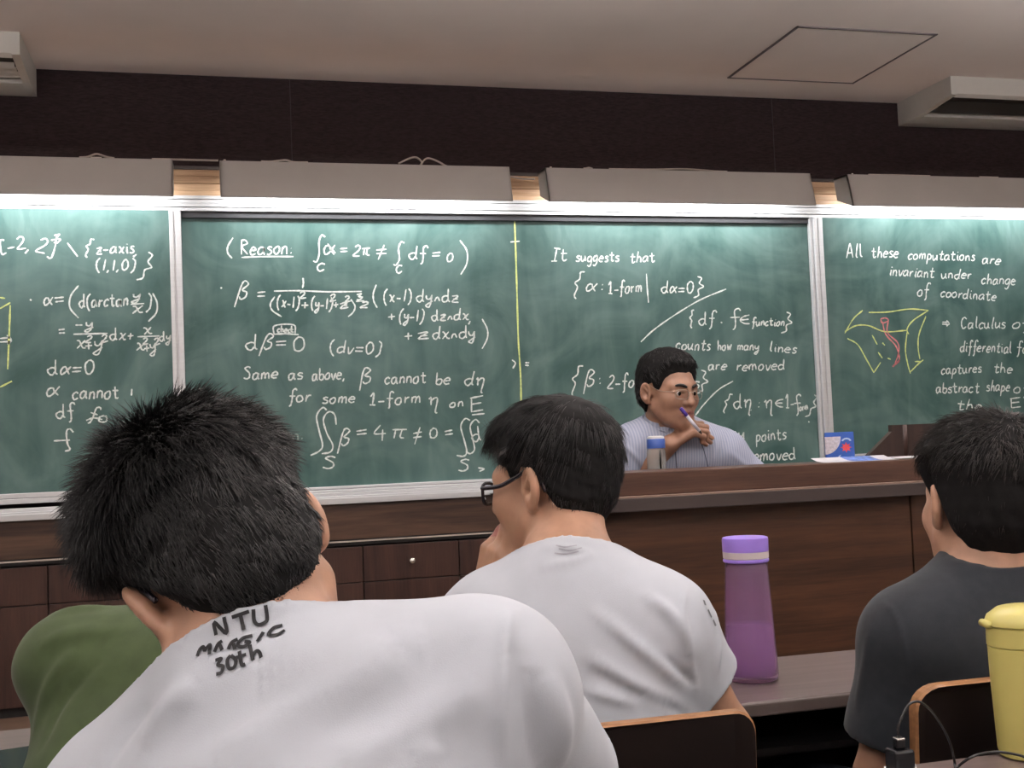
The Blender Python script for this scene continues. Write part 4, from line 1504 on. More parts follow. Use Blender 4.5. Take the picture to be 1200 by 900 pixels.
    def eyes(s):
        for sx in (-1, 1):
            mb = MB()
            bm = bmesh.new()
            bmesh.ops.create_uvsphere(bm, u_segments=24, v_segments=16, radius=0.0118)
            V = np.array([v.co[:] for v in bm.verts])
            look = unit((0.02, 1, -0.06))
            F = [[v.index for v in f.verts] for f in bm.faces]
            mi = [1 if unit(V[f].mean(0)) @ look > 0.80 else 0 for f in F]
            bm.free()
            W_ = np.array([s.world(np.array([sx * 0.032, 0.0765, -0.001]) + v) for v in V])
            obj('eye', W_, F, [M['eye_white'], M['iris']], s.t, True, mi)

    def brows(s, mat):
        for sx in (-1, 1):
            p = [s.world((sx * x, y, z)) for x, y, z in ((0.013, 0.0985, 0.0195), (0.024, 0.0955, 0.0245), (0.036, 0.088, 0.0265), (0.049, 0.076, 0.0215))]
            P_ = catmull(p, 6)
            r = np.interp(np.linspace(0, 1, len(P_)), [0, 0.3, 0.8, 1], [0.0035, 0.0048, 0.0036, 0.0014])
            MB().tube(P_, r, 8).build('eyebrow', mat, s.t, True)

    def glasses(s, mat, w=0.052, hh=0.034, r=0.0012, temple_r=0.0016, thick_temple=None, square=3.0, y=0.104, drop=-0.004):
        gl = bpy.data.objects.new('eyeglasses', None)
        COL.objects.link(gl)
        gl.parent = s.t
        BASE[gl.name] = BASE[s.t.name]
        W_ = lambda pts: np.array([s.world(p) for p in pts])
        for sx in (-1, 1):
            cx = sx * 0.0335
            a = np.linspace(0, 2 * math.pi, 33)[:-1]
            px = np.sign(np.cos(a)) * np.abs(np.cos(a)) ** (2 / square) * w / 2
            pz = np.sign(np.sin(a)) * np.abs(np.sin(a)) ** (2 / square) * hh / 2
            ring = [(cx + x, y - 1.6 * (cx + x) ** 2 * 2.2, drop + z) for x, z in zip(px, pz)]
            MB().tube(W_(ring), r, 8, closed=True).build('rim', mat, gl, True)
            lens = MB()
            Lw = W_(ring)
            nrm = s.HR[:, 1] * 0.0008
            n = len(Lw)
            lens.add(list(Lw + nrm) + list(Lw - nrm), [list(range(n)), list(range(n, 2 * n))[::-1]] + [[i, n + i, n + (i + 1) % n, (i + 1) % n] for i in range(n)])
            lens.build('lens', M['lens'], gl)
            e = ring[0] if sx > 0 else ring[16]
            tp = [(sx * 0.0605, e[1], drop + hh * 0.28), (sx * 0.070, e[1] - 0.012, drop + hh * 0.28), (sx * 0.0775, 0.045, drop + 0.011), (sx * 0.0805, 0.012, drop + 0.022), (sx * 0.0800, -0.012, 0.027), (sx * 0.0795, -0.034, 0.008), (sx * 0.078, -0.040, -0.008)]
            tr = np.full(6 * 6 + 1, temple_r)
            mbt = MB().tube(catmull(W_(tp), 6), temple_r, 8)
            mbt.build('temple', mat, gl, True)
        br = [(-0.0335 + w / 2 - 0.001, y - 0.001, drop + 0.004), (0, y + 0.004, drop + 0.008), (0.0335 - w / 2 + 0.001, y - 0.001, drop + 0.004)]
        MB().tube(catmull(W_(br), 6), r * 1.1, 8).build('bridge', mat, gl, True)
        return gl


def surf_ribbon(name, VQ, strokes, mat, w, parent, off=0.0012, dense=5, label=None):
    """ink strokes (photo pixels) laid on a cloth surface"""
    b = bvh_of(*VQ)
    mb = MB()
    for st in strokes:
        H_ = [hit(b, x, y) for x, y in catmull(st, dense)]
        H_ = [q for q in H_ if q is not None]
        if len(H_) < 2:
            continue
        P = np.array([q[0] + q[1] * off for q in H_])
        Nn = np.array([q[1] for q in H_])
        T = np.gradient(P, axis=0)
        S = np.cross(T, Nn)
        S /= np.linalg.norm(S, axis=1)[:, None] + 1e-12
        n = len(P)
        V = np.vstack([P + S * w / 2, P - S * w / 2])
        mb.add(V, [(i, n + i, n + i + 1, i + 1) for i in range(n - 1)])
    return mb.build(name, mat, parent, label=label) if mb.V else None


def surf_patch(name, VQ, px, mat, parent, thick):
    """a flat cloth piece lying on a garment, outlined by photo pixels"""
    b = bvh_of(*VQ)
    H_ = [q for q in (hit(b, x, y) for x, y in px) if q is not None]
    if len(H_) < 4:
        return None
    T = np.array([p + n * thick for p, n in H_])
    Bm = np.array([p - n * 0.002 for p, n in H_])
    k = len(T)
    V = np.vstack([T, Bm, T.mean(0)[None] + np.mean([n for _, n in H_], 0) * 0.002])
    F = [(i, (i + 1) % k, 2 * k) for i in range(k)] + [(k + i, k + (i + 1) % k, (i + 1) % k, i) for i in range(k)] + [tuple(range(k, 2 * k))[::-1]]
    return obj(name, V, F, mat, parent)
# ------------------------------------------------------------------ the seated people


def low_hand(W, h, side):
    return hand_prims(W, h, (0, 0, -1), side, (5, 8, 6))


def hl(*kv):
    ys, zs = [k[0] for k in kv], [k[1] for k in kv]
    return lambda x: np.interp(x[:, 1], ys, zs)


def whorl(c):
    c = np.asarray(c, float)
    return lambda x: x - c


SHORT = hl((-0.12, -0.072), (-0.06, -0.068), (-0.040, -0.045), (-0.026, -0.012), (-0.012, 0.030), (0.004, 0.034), (0.018, 0.006), (0.034, 0.008), (0.046, 0.036), (0.062, 0.060), (0.085, 0.070), (0.10, 0.072))

A_BASE = hl((-0.12, -0.104), (-0.07, -0.100), (-0.048, -0.066), (-0.030, -0.014), (-0.012, 0.034), (0.004, 0.038), (0.030, 0.036), (0.046, 0.044), (0.062, 0.062), (0.10, 0.074))
A_LINE = lambda x: A_BASE(x) + 0.040 * np.clip((-x[:, 0] - 0.046) / 0.022, 0, 1) * np.clip((-0.022 - x[:, 1]) / 0.01, 0, 1)

# ---- front student, head bowed, back to the camera
A_head = D(273, 670, 1.0)
A_right = dirv(0.76, 0.46, 0.50)
A_up = dirv(-0.50 * 0.82, 0.86 * 0.82, 0.57)
A_up = unit(A_up - A_right * (A_up @ A_right))
A_f = np.cross(A_up, A_right)
A_SR, A_SL = D(572, 812, 0.93), D(146, 962, 0.98)
A_N = D(294, 808, 0.955)
A_P = np.array([0.05, 0.70, 0.56])
A_ER, A_EL = np.array([0.34, 1.12, 0.815]), np.array([-0.17, 1.14, 0.815])
A_WR, A_WL = np.array([0.20, 1.20, 0.806]), np.array([0.02, 1.21, 0.806])
pA = Person('person in a white T-shirt lettered NTU MAGIC 30th, head bowed, nearest the camera', (A_P[0], A_P[1], 0), 'light',
            A_head, A_f, A_up, A_N, A_SL, A_SR, A_EL, A_WL, A_ER, A_WR, A_P,
            [low_hand(A_WL, (0.6, 0.5, -0.05), (0, 1, 0)), low_hand(A_WR, (-0.6, 0.5, -0.05), (0, 1, 0))], chest=(0.165, 0.11, 0.20), neck_r=0.054, trap=0.0, hscale=0.94)
pA.body(0.0035)
A_FOLDS = [([(600, 716), (594, 740), (590, 790), (588, 840), (590, 900)], 0.006, 0.004), ([(470, 760), (420, 800), (330, 850), (250, 890)], 0.020, 0.006),
           ([(560, 800), (510, 840), (440, 880), (400, 900)], 0.016, 0.005), ([(230, 800), (200, 830), (170, 880)], 0.012, 0.005), ([(180, 815), (150, 850), (120, 899)], 0.012, -0.004),
           ([(640, 790), (655, 840), (660, 890)], 0.012, 0.005), ([(618, 780), (625, 850), (632, 899)], 0.010, -0.005), ([(300, 790), (400, 770), (500, 745)], 0.03, 0.004), ([(520, 880), (480, 895)], 0.014, 0.004)]
pA.tee(M['white_tee'], 0.004, [(a, b, c * 1.8) for a, b, c in A_FOLDS], neck=0.020, cax=dirv(-0.30, 0.83, 0.54))
pA.trousers((-0.03, 0.74, 0.53), (-0.08, 1.12, 0.56), (-0.08, 1.10, 0.12), (0.15, 0.74, 0.53), (0.22, 1.12, 0.56), (0.22, 1.10, 0.12))
pA.hair(lambda x: 0.008 + 0.018 * np.clip((x[:, 2] - 0.02) / 0.08, 0, 1) - 0.006 * np.clip(x[:, 1] / 0.06, 0, 1), A_LINE, M['hair'], 34000,
        lambda x: np.interp(x[:, 2], [0.0, 0.05, 0.08], [0.016, 0.021, 0.036]) * (1 - 0.55 * np.clip((x[:, 1] - 0.0) / 0.06, 0, 1)), whorl((0.0, -0.055, 0.12)), lambda x: np.interp(x[:, 2], [0.0, 0.05, 0.09], [0.16, 0.22, 0.55]), h=0.004, width=0.0010, seed=5, jitter=0.15, clump=0.17, nclump=420, noise=0.001, grav=0.03, inset=0.001)
pA.glasses(M['dark_frame'], temple_r=0.0028, r=0.0022, w=0.054, hh=0.036)
LET = [[(254, 745), (252, 730), (266, 743), (263, 724)], [(272, 724), (292, 717)], [(282, 721), (286, 739)], [(297, 715), (298, 728), (303, 733), (311, 730), (313, 725), (311, 710)],
       [(232, 770), (235, 762), (239, 759), (241, 764)], [(240, 764), (244, 759), (247, 757), (246, 768)], [(252, 765), (256, 756), (261, 752)], [(258, 756), (261, 763)], [(268, 762), (272, 754), (279, 750)], [(274, 755), (276, 762)],
       [(296, 746), (285, 749), (279, 757), (286, 759), (293, 754), (287, 753)], [(302, 753), (309, 742)], [(331, 734), (321, 737), (315, 745), (325, 745), (334, 740)],
       [(253, 775), (260, 773), (256, 780), (262, 782), (260, 789), (254, 791)], [(271, 769), (267, 775), (269, 784), (275, 783), (277, 775), (271, 769)], [(281, 764), (284, 780), (288, 779)], [(277, 772), (289, 768)], [(293, 757), (297, 775)], [(296, 770), (301, 764), (305, 766), (307, 772)]]
surf_ribbon('printed_lettering', pA.teeVQ, LET, M['ink'], 0.0030, pA.tee_obj, label='black hand-lettered NTU MAGIC 30th print')

# ---- man with his hand at his chin
B_head = D(646, 570, 1.76)
B_f = dirv(-0.82, -0.12, 0.57)
B_up = dirv(-0.10, 0.97, 0.10)
B_SL, B_SR = D(572, 738, 1.665), D(777, 740, 1.60)
B_N = D(666, 677, 1.665)
B_P = np.array([0.47, 1.555, 0.60])
B_ER, B_EL = D(848, 860, 1.66), np.array([0.30, 1.80, 0.81])
B_WR, B_WL = np.array([0.55, 1.84, 0.83]), D(567, 704, 1.80)
pB = Person('person in a white T-shirt and dark glasses, face turned left, hand at the chin', (B_P[0], B_P[1], 0), 'warm',
            B_head, B_f, B_up, B_N, B_SL, B_SR, B_EL, B_WL, B_ER, B_WR, B_P,
            [hand_prims(B_WL, dirv(0.26, 0.93, -0.35), dirv(0.80, 0.0, 0.55), dirv(0, 0.2, -1), (34, 50, 40), thumb=(0.80, 0.35, 0.50)), low_hand(B_WR, (-0.9, 0.1, -0.20), (0, 1, 0))], chest=(0.150, 0.092, 0.20), neck_r=0.054, hscale=0.95)
pB.body(0.003)
B_FOLDS = [([(804, 690), (800, 720), (806, 760), (818, 812)], 0.005, 0.004), ([(760, 700), (790, 725), (812, 765)], 0.010, 0.007), ([(700, 720), (750, 760), (800, 800)], 0.010, 0.006), ([(690, 770), (740, 800), (790, 830)], 0.012, 0.006),
           ([(700, 790), (760, 815), (800, 838)], 0.008, -0.005), ([(640, 640), (690, 650), (640, 665)], 0.008, 0.002), ([(690, 810), (740, 825)], 0.008, 0.004), ([(775, 770), (800, 790), (812, 800)], 0.006, -0.005), ([(835, 700), (842, 750), (840, 790)], 0.008, 0.004)]
pB.tee(M['white_tee'], 0.004, [(a, b, c * 1.4) for a, b, c in B_FOLDS], seed=4, sl=0.50)
surf_ribbon('sleeve_print', pB.teeVQ, [[(824, 704), (826, 710)], [(829, 715), (833, 724)], [(835, 727), (838, 734)]], M['ink_grey'], 0.0045, pB.tee_obj, label='small grey print on the sleeve')
surf_ribbon('back_print', pB.teeVQ, [[(652, 640), (662, 642), (676, 640)], [(655, 644), (668, 646), (682, 643)], [(650, 649), (664, 650), (678, 647)]], M['ink_faint'], 0.0022, pB.tee_obj, label='faint grey print below the collar')
pB.trousers((0.38, 1.58, 0.55), (0.35, 1.93, 0.537), (0.35, 1.93, 0.12), (0.56, 1.58, 0.55), (0.59, 1.93, 0.537), (0.59, 1.93, 0.12))
B_LINE = hl((-0.12, -0.068), (-0.07, -0.066), (-0.052, -0.045), (-0.034, -0.010), (-0.014, 0.030), (0.004, 0.034), (0.016, 0.012), (0.028, 0.014), (0.040, 0.034), (0.10, 0.046))
pB.hair(lambda x: 0.011 + 0.014 * np.clip((x[:, 2] - 0.03) / 0.07, 0, 1) + 0.006 * np.clip((x[:, 1] - 0.02) / 0.08, 0, 1), B_LINE, M['hair'], 11000, lambda x: np.where(x[:, 2] > 0.03, 0.042, 0.026), whorl((0.0, -0.060, 0.12)),
        lambda x: np.full(len(x), 0.07), h=0.0035, width=0.0010, seed=8, jitter=0.09, clump=0.10, nclump=260, grav=0.10, noise=0.0015)
pB.glasses(M['dark_frame'], temple_r=0.0034, r=0.0026, w=0.054, hh=0.034, y=0.106)

# ---- student in grey at the right
C_head = D(1152, 594, 1.78)
C_f = dirv(-0.10, -0.06, 0.98)
C_up = dirv(0.03, 0.98, 0.06)
C_SL, C_SR = D(1066, 752, 1.70), D(1272, 750, 1.76)
C_N = D(1158, 682, 1.765)
C_P = np.array([1.13, 1.56, 0.612])
C_EL, C_ER = D(1034, 915, 1.72), D(1345, 775, 1.86)
C_WL, C_WR = np.array([1.08, 1.60, 0.67]), np.array([1.30, 1.90, 0.805])
pC = Person('person in a slate grey T-shirt seen from behind at the right edge', (C_P[0], C_P[1], 0), 'light',
            C_head, C_f, C_up, C_N, C_SL, C_SR, C_EL, C_WL, C_ER, C_WR, C_P,
            [low_hand(C_WL, (0.9, 0.4, -0.02), (1, 0, 0)), low_hand(C_WR, (0.1, 1, -0.05), (-1, 0, 0))], chest=(0.155, 0.095, 0.20), hscale=1.0)
pC.body(0.0035)
C_FOLDS = [([(1036, 706), (1050, 724), (1060, 760), (1062, 800)], 0.005, 0.003), ([(1080, 840), (1110, 815), (1150, 790)], 0.012, 0.005), ([(1120, 830), (1150, 810), (1175, 790)], 0.009, -0.004), ([(1020, 740), (1012, 790), (1004, 830)], 0.010, 0.004)]
pC.tee(M['grey_tee'], 0.0045, C_FOLDS, seed=9, sl=0.70, neck=0.034)
pC.trousers((1.03, 1.58, 0.562), (1.01, 1.93, 0.537), (1.01, 1.93, 0.12), (1.20, 1.58, 0.562), (1.20, 1.93, 0.537), (1.20, 1.93, 0.12))
pC.hair(lambda x: 0.012 + 0.014 * np.clip((x[:, 2] - 0.03) / 0.06, 0, 1), SHORT, M['hair_brown'], 12000, lambda x: np.where(x[:, 2] > 0.06, 0.028, 0.016), whorl((0.01, -0.050, 0.12)),
        lambda x: np.interp(x[:, 2], [0.0, 0.06, 0.09], [0.08, 0.15, 0.36]), h=0.0035, width=0.0010, seed=12, jitter=0.13, clump=0.16, nclump=320, noise=0.0015, grav=0.04)

# ---- green shirt, slumped on the desk behind the front student
G_P = np.array([-0.10, 1.465, 0.65])
G_N = D(215, 775, 1.64)
G_head = D(262, 735, 1.78)
G_SL, G_SR = D(84, 778, 1.60), D(250, 800, 1.54)
G_EL, G_ER = np.array([-0.15, 1.92, 0.85]), np.array([0.12, 1.90, 0.85])
G_WL, G_WR = np.array([0.02, 1.97, 0.835]), np.array([0.02, 1.86, 0.84])
pG = Person('person in an olive green shirt slumped over the desk, mostly hidden by the front student', (G_P[0], G_P[1], 0), 'light',
            G_head, (0.4, 0.55, -0.7), (0.3, 0.7, 0.6), G_N, G_SL, G_SR, G_EL, G_WL, G_ER, G_WR, G_P,
            [low_hand(G_WL, (0.9, 0.1, -0.05), (0, 1, 0)), low_hand(G_WR, (-0.9, 0.1, -0.05), (0, 1, 0))], chest=(0.140, 0.066, 0.19), arm=(0.044, 0.036, 0.028))
pG.body(0.006)
G_FOLDS = [([(60, 720), (90, 715), (130, 712)], 0.010, 0.006), ([(45, 760), (80, 745), (140, 740)], 0.014, 0.006), ([(40, 860), (60, 800), (90, 760)], 0.012, 0.006), ([(52, 870), (75, 820), (120, 770)], 0.010, -0.005)]
pG.tee(M['green_cloth'], 0.005, G_FOLDS, sl=0.95, sr=0.058, sr2=0.052, name='shirt', seed=15, amp=0.003)
pG.trousers((-0.19, 1.50, 0.55), (-0.20, 1.88, 0.50), (-0.20, 1.88, 0.12), (-0.02, 1.50, 0.55), (0.0, 1.88, 0.50), (0.0, 1.88, 0.12))
pG.hair(0.02, SHORT, M['hair'], 2500, lambda x: np.full(len(x), 0.03), whorl((0, -0.05, 0.12)), lambda x: np.full(len(x), 0.15), h=0.005, width=0.0015, seed=17)

# ---- lecturer behind the bench
L_head = D(784, 461, 3.55)
L_f = dirv(0.56, 0.0, -0.83)
L_up = dirv(-0.02, 1.0, 0.05)
L_SR, L_SL = D(742, 527, 3.60), D(848, 532, 3.62)
L_N = D(783, 505, 3.60)
L_P = np.array([1.40, 3.72, 0.76])
L_ER, L_EL = D(733, 572, 3.60), D(890, 578, 3.64)
L_WR, L_WL = D(785, 521, 3.50), np.array([1.60, 3.31, 1.02])
L_HAND = hand_prims(L_WR, dirv(0.75, 0.55, -0.1), dirv(0.35, -0.75, 0.4), dirv(0, 0.6, 1), (45, 65, 45))
pL = Person('person in a pale blue shirt and glasses seated behind the bench, pen at the lips', (L_P[0], L_P[1], STAGE_Z), 'tan',
            L_head, L_f, L_up, L_N, L_SL, L_SR, L_EL, L_WL, L_ER, L_WR, L_P,
            [low_hand(L_WL, (-0.9, -0.3, -0.05), (0, -1, 0)), L_HAND], chest=(0.150, 0.105, 0.20), neck_r=0.051, hscale=0.95)
pL.body(0.0025)


def stripe_mat():
    m, nt, b = new_mat('pale_blue_striped_shirting')
    tc = nt.nodes.new('ShaderNodeTexCoord')
    wv = nt.nodes.new('ShaderNodeTexWave')
    wv.inputs['Scale'].default_value = 38.0
    wv.inputs['Distortion'].default_value = 0.6
    wv.inputs['Detail Scale'].default_value = 0.3
    nt.links.new(tc.outputs['Object'], wv.inputs['Vector'])
    rp = nt.nodes.new('ShaderNodeValToRGB')
    rp.color_ramp.elements[0].color = (0.25, 0.275, 0.37, 1)
    rp.color_ramp.elements[1].color = (0.35, 0.375, 0.465, 1)
    nt.links.new(wv.outputs['Fac'], rp.inputs[0])
    nt.links.new(rp.outputs[0], b.inputs['Base Color'])
    b.inputs['Roughness'].default_value = 0.9
    return m


M['blue_shirt'] = stripe_mat()
M['seam_blue'] = mat_plain('dark_blue_seam', (0.07, 0.075, 0.11), 0.9)
L_COLLAR = True
L_FOLDS = [([(728, 520), (740, 530), (752, 545)], 0.008, 0.006), ([(850, 505), (845, 530), (842, 548)], 0.010, -0.006), ([(836, 500), (838, 520), (836, 548)], 0.008, 0.005), ([(855, 530), (866, 540), (876, 547)], 0.010, 0.005), ([(756, 500), (750, 525)], 0.008, 0.004)]
pL.tee(M['blue_shirt'], 0.004, L_FOLDS, name='shirt', seed=21, sl=0.86, sr=0.066, sr2=0.074, neck=0.028, collar=0.010, cutr=0.016)


def collar_fn(P):
    a, b = pL.neck_ends()
    ax = unit(unit(a - b) * 0.6 + pL.up * 0.4)
    h_ = s_plane(P, b + ax * 0.020, ax)
    r_ = np.linalg.norm((P - b) - ((P - b) @ ax)[:, None] * ax, axis=1)
    d = np.abs(r_ - (0.0755 - 0.16 * h_)) - 0.0024
    d = smax(d, np.abs(h_ - 0.010) - 0.030, 0.003)
    fw = unit(pL.f - ax * (pL.f @ ax))
    q = P - b
    ang = np.arctan2(np.abs(q @ np.cross(fw, ax)), q @ fw)
    return np.maximum(d, (0.30 + h_ * 6.0 - ang) * 0.06)


Vc, Qc = surface(collar_fn, L_N - 0.13, L_N + 0.13, 0.0022)
obj('collar', Vc, Qc, M['blue_shirt'], pL.tee_obj, True)
surf_ribbon('seam', pL.teeVQ, [[(791, 523), (792, 537), (793, 551)]], M['seam_blue'], 0.003, pL.tee_obj, label='dark placket seam')
surf_patch('collar_flap', pL.teeVQ, [(757, 487), (762, 485), (768, 486), (773, 490), (779, 495), (785, 501), (781, 508), (773, 505), (765, 498)], M['blue_shirt'], pL.tee_obj, 0.0045)
surf_ribbon('seam', pL.teeVQ, [[(818, 512), (824, 526), (830, 549)]], M['seam_blue'], 0.0028, pL.tee_obj, label='dark pocket seam')
pL.trousers((1.50, 3.70, 0.73), (1.52, 3.30, 0.72), (1.52, 3.30, 0.32), (1.30, 3.70, 0.73), (1.28, 3.30, 0.72), (1.28, 3.30, 0.32))
L_LINE = hl((-0.12, -0.070), (-0.06, -0.064), (-0.040, -0.040), (-0.026, -0.010), (-0.012, 0.030), (0.004, 0.032), (0.018, 0.004), (0.032, 0.006), (0.044, 0.040), (0.060, 0.062), (0.10, 0.070))
pL.hair(lambda x: 0.014 + 0.014 * np.clip((x[:, 2] - 0.05) / 0.06, 0, 1), L_LINE, M['hair'], 5000, lambda x: np.full(len(x), 0.026), whorl((0.0, -0.05, 0.12)),
        lambda x: np.full(len(x), 0.14), h=0.0035, width=0.0014, seed=23, jitter=0.12, clump=0.15, nclump=150, noise=0.002)
pL.eyes()
pL.brows(M['hair'])
pL.glasses(M['thin_metal'], temple_r=0.0010, r=0.0010, w=0.048, hh=0.030)
# ------------------------------------------------------------------ things on the desks and the bench
# purple bottle
def mat_tint(name, col, trans=0.75, rough=0.25, ior=1.03):
    m, nt, b = new_mat(name)
    tc = nt.nodes.new('ShaderNodeTexCoord')
    nz = nt.nodes.new('ShaderNodeTexNoise')
    nz.inputs['Scale'].default_value = 25
    nt.links.new(tc.outputs['Object'], nz.inputs['Vector'])
    rp = nt.nodes.new('ShaderNodeValToRGB')
    c = np.array(col)
    rp.color_ramp.elements[0].color = (*(c * 0.93), 1)
    rp.color_ramp.elements[1].color = (*np.clip(c * 1.07, 0, 1), 1)
    nt.links.new(nz.outputs['Fac'], rp.inputs[0])
    nt.links.new(rp.outputs[0], b.inputs['Base Color'])
    b.inputs['Roughness'].default_value = rough
    b.inputs['IOR'].default_value = ior
    _set(b, 'Coat Weight', 0.35)
    _set(b, 'Coat Roughness', 0.08)
    _set(b, 'Transmission Weight', trans)
    return m


M['bottle_purple'] = mat_tint('purple_frosted_plastic', (0.78, 0.56, 0.82), 0.87, 0.18)
M['bottle_water'] = mat_tint('water_in_purple_bottle', (0.74, 0.52, 0.82), 0.68, 0.15)
M['lid_purple'] = mat_plain('violet_lid', (0.33, 0.21, 0.72), 0.35, var=0.04, sss=0.1)
M['lid_cream'] = mat_plain('cream_lid_band', (0.62, 0.56, 0.56), 0.4, var=0.04)
bc = (0.905, 1.878, 0.7605)
t = thing('water_bottle', 'translucent purple water bottle with a violet lid on the student desk', 'bottle', bc)
mb = MB()
mb.lathe([(0.040, 0.0), (0.045, 0.003), (0.0465, 0.010), (0.0455, 0.04), (0.0425, 0.10), (0.0395, 0.155), (0.0375, 0.19), (0.0368, 0.204), (0.0345, 0.204), (0.0355, 0.19), (0.0375, 0.155), (0.0405, 0.10), (0.0435, 0.04), (0.0440, 0.010), (0.0, 0.008)], bc, 48)
mb.build('body', M['bottle_purple'], t, True)
mb = MB()
mb.lathe([(0.0, 0.0085), (0.0432, 0.011), (0.0430, 0.04), (0.0402, 0.096), (0.0, 0.0965)], bc, 48)
mb.build('water', M['bottle_water'], t, True)
smooth_by_angle(MB().lathe([(0.0380, 0.2045), (0.0400, 0.206), (0.0400, 0.2095), (0.0385, 0.211)], bc, 48).build('ring', M['lid_purple'], t))
smooth_by_angle(MB().lathe([(0.0385, 0.2112), (0.0398, 0.2125), (0.0400, 0.222), (0.0400, 0.2235)], bc, 48).build('lid_band', M['lid_cream'], t))
smooth_by_angle(MB().lathe([(0.0400, 0.2237), (0.0402, 0.226), (0.0404, 0.244), (0.0396, 0.2475), (0.037, 0.2485), (0.0, 0.2485)], bc, 48).build('lid', M['lid_purple'], t))

# yellow tumbler
M['tumbler'] = mat_plain('yellow_plastic', (0.49, 0.435, 0.135), 0.38, var=0.04, scale=12)
tc_ = (1.0085, 1.300, 0.7605)
t = thing('tumbler', 'yellow plastic tumbler with a hinged lid at the right edge of the photo', 'tumbler', tc_)
smooth_by_angle(MB().lathe([(0.030, 0.0), (0.0335, 0.002), (0.0355, 0.010), (0.0395, 0.100), (0.0405, 0.138), (0.0405, 0.1405), (0.0390, 0.1415)], tc_, 56).build('body', M['tumbler'], t), 35)
smooth_by_angle(MB().lathe([(0.0390, 0.1417), (0.0412, 0.1425), (0.0412, 0.166), (0.0400, 0.1672)], tc_, 56).build('lid_band', M['tumbler'], t), 35)
mb = MB()
mb.lathe([(0.0400, 0.1674), (0.0428, 0.1690), (0.0428, 0.1720), (0.0395, 0.1800), (0.028, 0.1880), (0.0, 0.1900)], tc_, 56)
# the lid rises away from its hinge (hinge at image left)
hd = unit(-CA * [1, 1, 0])
mb.V = [(v[0], v[1], v[2] + 0.10 * max(0, (v[2] - tc_[2] - 0.170) / 0.02) * (0.04 - ((np.array(v) - tc_) @ hd)) * 0.9) for v in mb.V]
smooth_by_angle(mb.build('lid', M['tumbler'], t), 35)
hp = np.array(tc_) + hd * 0.0435 + [0, 0, 0.1705]
ha = unit(CF * [1, 1, 0])
mb = MB().tube([hp - ha * 0.012, hp + ha * 0.012], 0.0050, 16)
mb.tube([hp - ha * 0.0135, hp + ha * 0.0135], 0.0018, 10)
mb.build('hinge', M['tumbler'], t, True)

# charger standing on the desk and its cables
pb = onZ(1056, 912, 0.7605)
M['white_paper'] = mat_plain('white_paper', (0.72, 0.72, 0.72), 0.8, var=0.03)
pb = pb + [0, 0, 0.0018]
t = thing('charger', 'black plug-in charger with a cable plugged into its top, on the desk corner', 'charger', pb)
bx = pb
MB().box(bx[0] - 0.0135, bx[0] + 0.0135, bx[1] - 0.013, bx[1] + 0.013, bx[2], bx[2] + 0.034, 0, 0.003).build('adapter', M['black_plastic'], t)
MB().box(bx[0] - 0.006, bx[0] + 0.006, bx[1] - 0.005, bx[1] + 0.005, bx[2] + 0.034, bx[2] + 0.047, 0, 0.0015).build('plug', M['black_plastic'], t)
MB().box(bx[0] - 0.0055, bx[0] + 0.0055, bx[1] - 0.0055, bx[1] + 0.0055, bx[2] + 0.0445, bx[2] + 0.0475, 0, 0.001).build('plug_rim', M['chrome'], t)
z = np.array([0, 0, 1.0])
dz = pb[1]
c1 = [bx + [0, 0, 0.047], bx + [0.0, 0, 0.060]] + [onY(x, y, dz) for x, y in ((1061, 832), (1068, 824), (1078, 823), (1090, 832), (1103, 850), (1112, 868), (1117, 885))]
c1 = [np.array(p) for p in c1] + [onZ(1120, 905, 0.763), onZ(1122, 940, 0.763)]
o = MB().tube(catmull(c1, 8), 0.0017, 8).build('charging_cable', M['black_plastic'], t, True)
c2 = [onZ(1108, 912, 0.763), onZ(1122, 899, 0.7685), onY(1136, 889, 1.252), onY(1152, 883, 1.250), onY(1170, 881.5, 1.250), onY(1188, 884, 1.250), onY(1204, 889, 1.245), onZ(1230, 905, 0.763)]
o = MB().tube(catmull(c2, 8), 0.0017, 8).build('cable', M['black_plastic'], None, True, loc=c2[0])
tag(o, 'black cable curving over the desk in front of the yellow tumbler', 'cable')
pp = [onZ(1036, 899, 0.7612), onZ(1073, 896, 0.7612), onZ(1082, 930, 0.7612), onZ(1034, 935, 0.7612)]
cpp = np.mean(pp, 0)
mb = MB()
V = [np.array(p) for p in pp] + [np.array(p) + [0, 0, 0.0006] for p in pp]
mb.add(V, [(3, 2, 1, 0), (4, 5, 6, 7), (0, 1, 5, 4), (1, 2, 6, 5), (2, 3, 7, 6), (3, 0, 4, 7)])
o = mb.build('paper', M['white_paper'], None, loc=cpp)
tag(o, 'white slip of paper under the black charger', 'paper')

# glossy black case on the desk at the left edge
M['gloss_black'] = mat_plain('glossy_black_case', (0.012, 0.012, 0.014), 0.12, var=0.1)
kc = onZ(29, 891, 0.768)
t = thing('phone', 'glossy black phone lying on the desk in the bottom left corner', 'phone', (kc[0], kc[1], 0.7605))
mb = MB()
mb.box(-0.036, 0.036, -0.072, 0.072, 0.0005, 0.0105, 0, 0.0045)
ca, sa = math.cos(0.25), math.sin(0.25)
rotp = lambda L_: [(kc[0] + v[0] * ca - v[1] * sa, kc[1] + v[0] * sa + v[1] * ca, 0.7605 + v[2]) for v in L_]
mb.V = rotp(mb.V)
mb.build('case', M['black_plastic'], t)
mb = MB().box(-0.033, 0.033, -0.069, 0.069, 0.0100, 0.0112, 0, 0.0005)
mb.V = rotp(mb.V)
mb.build('screen', M['gloss_black'], t)

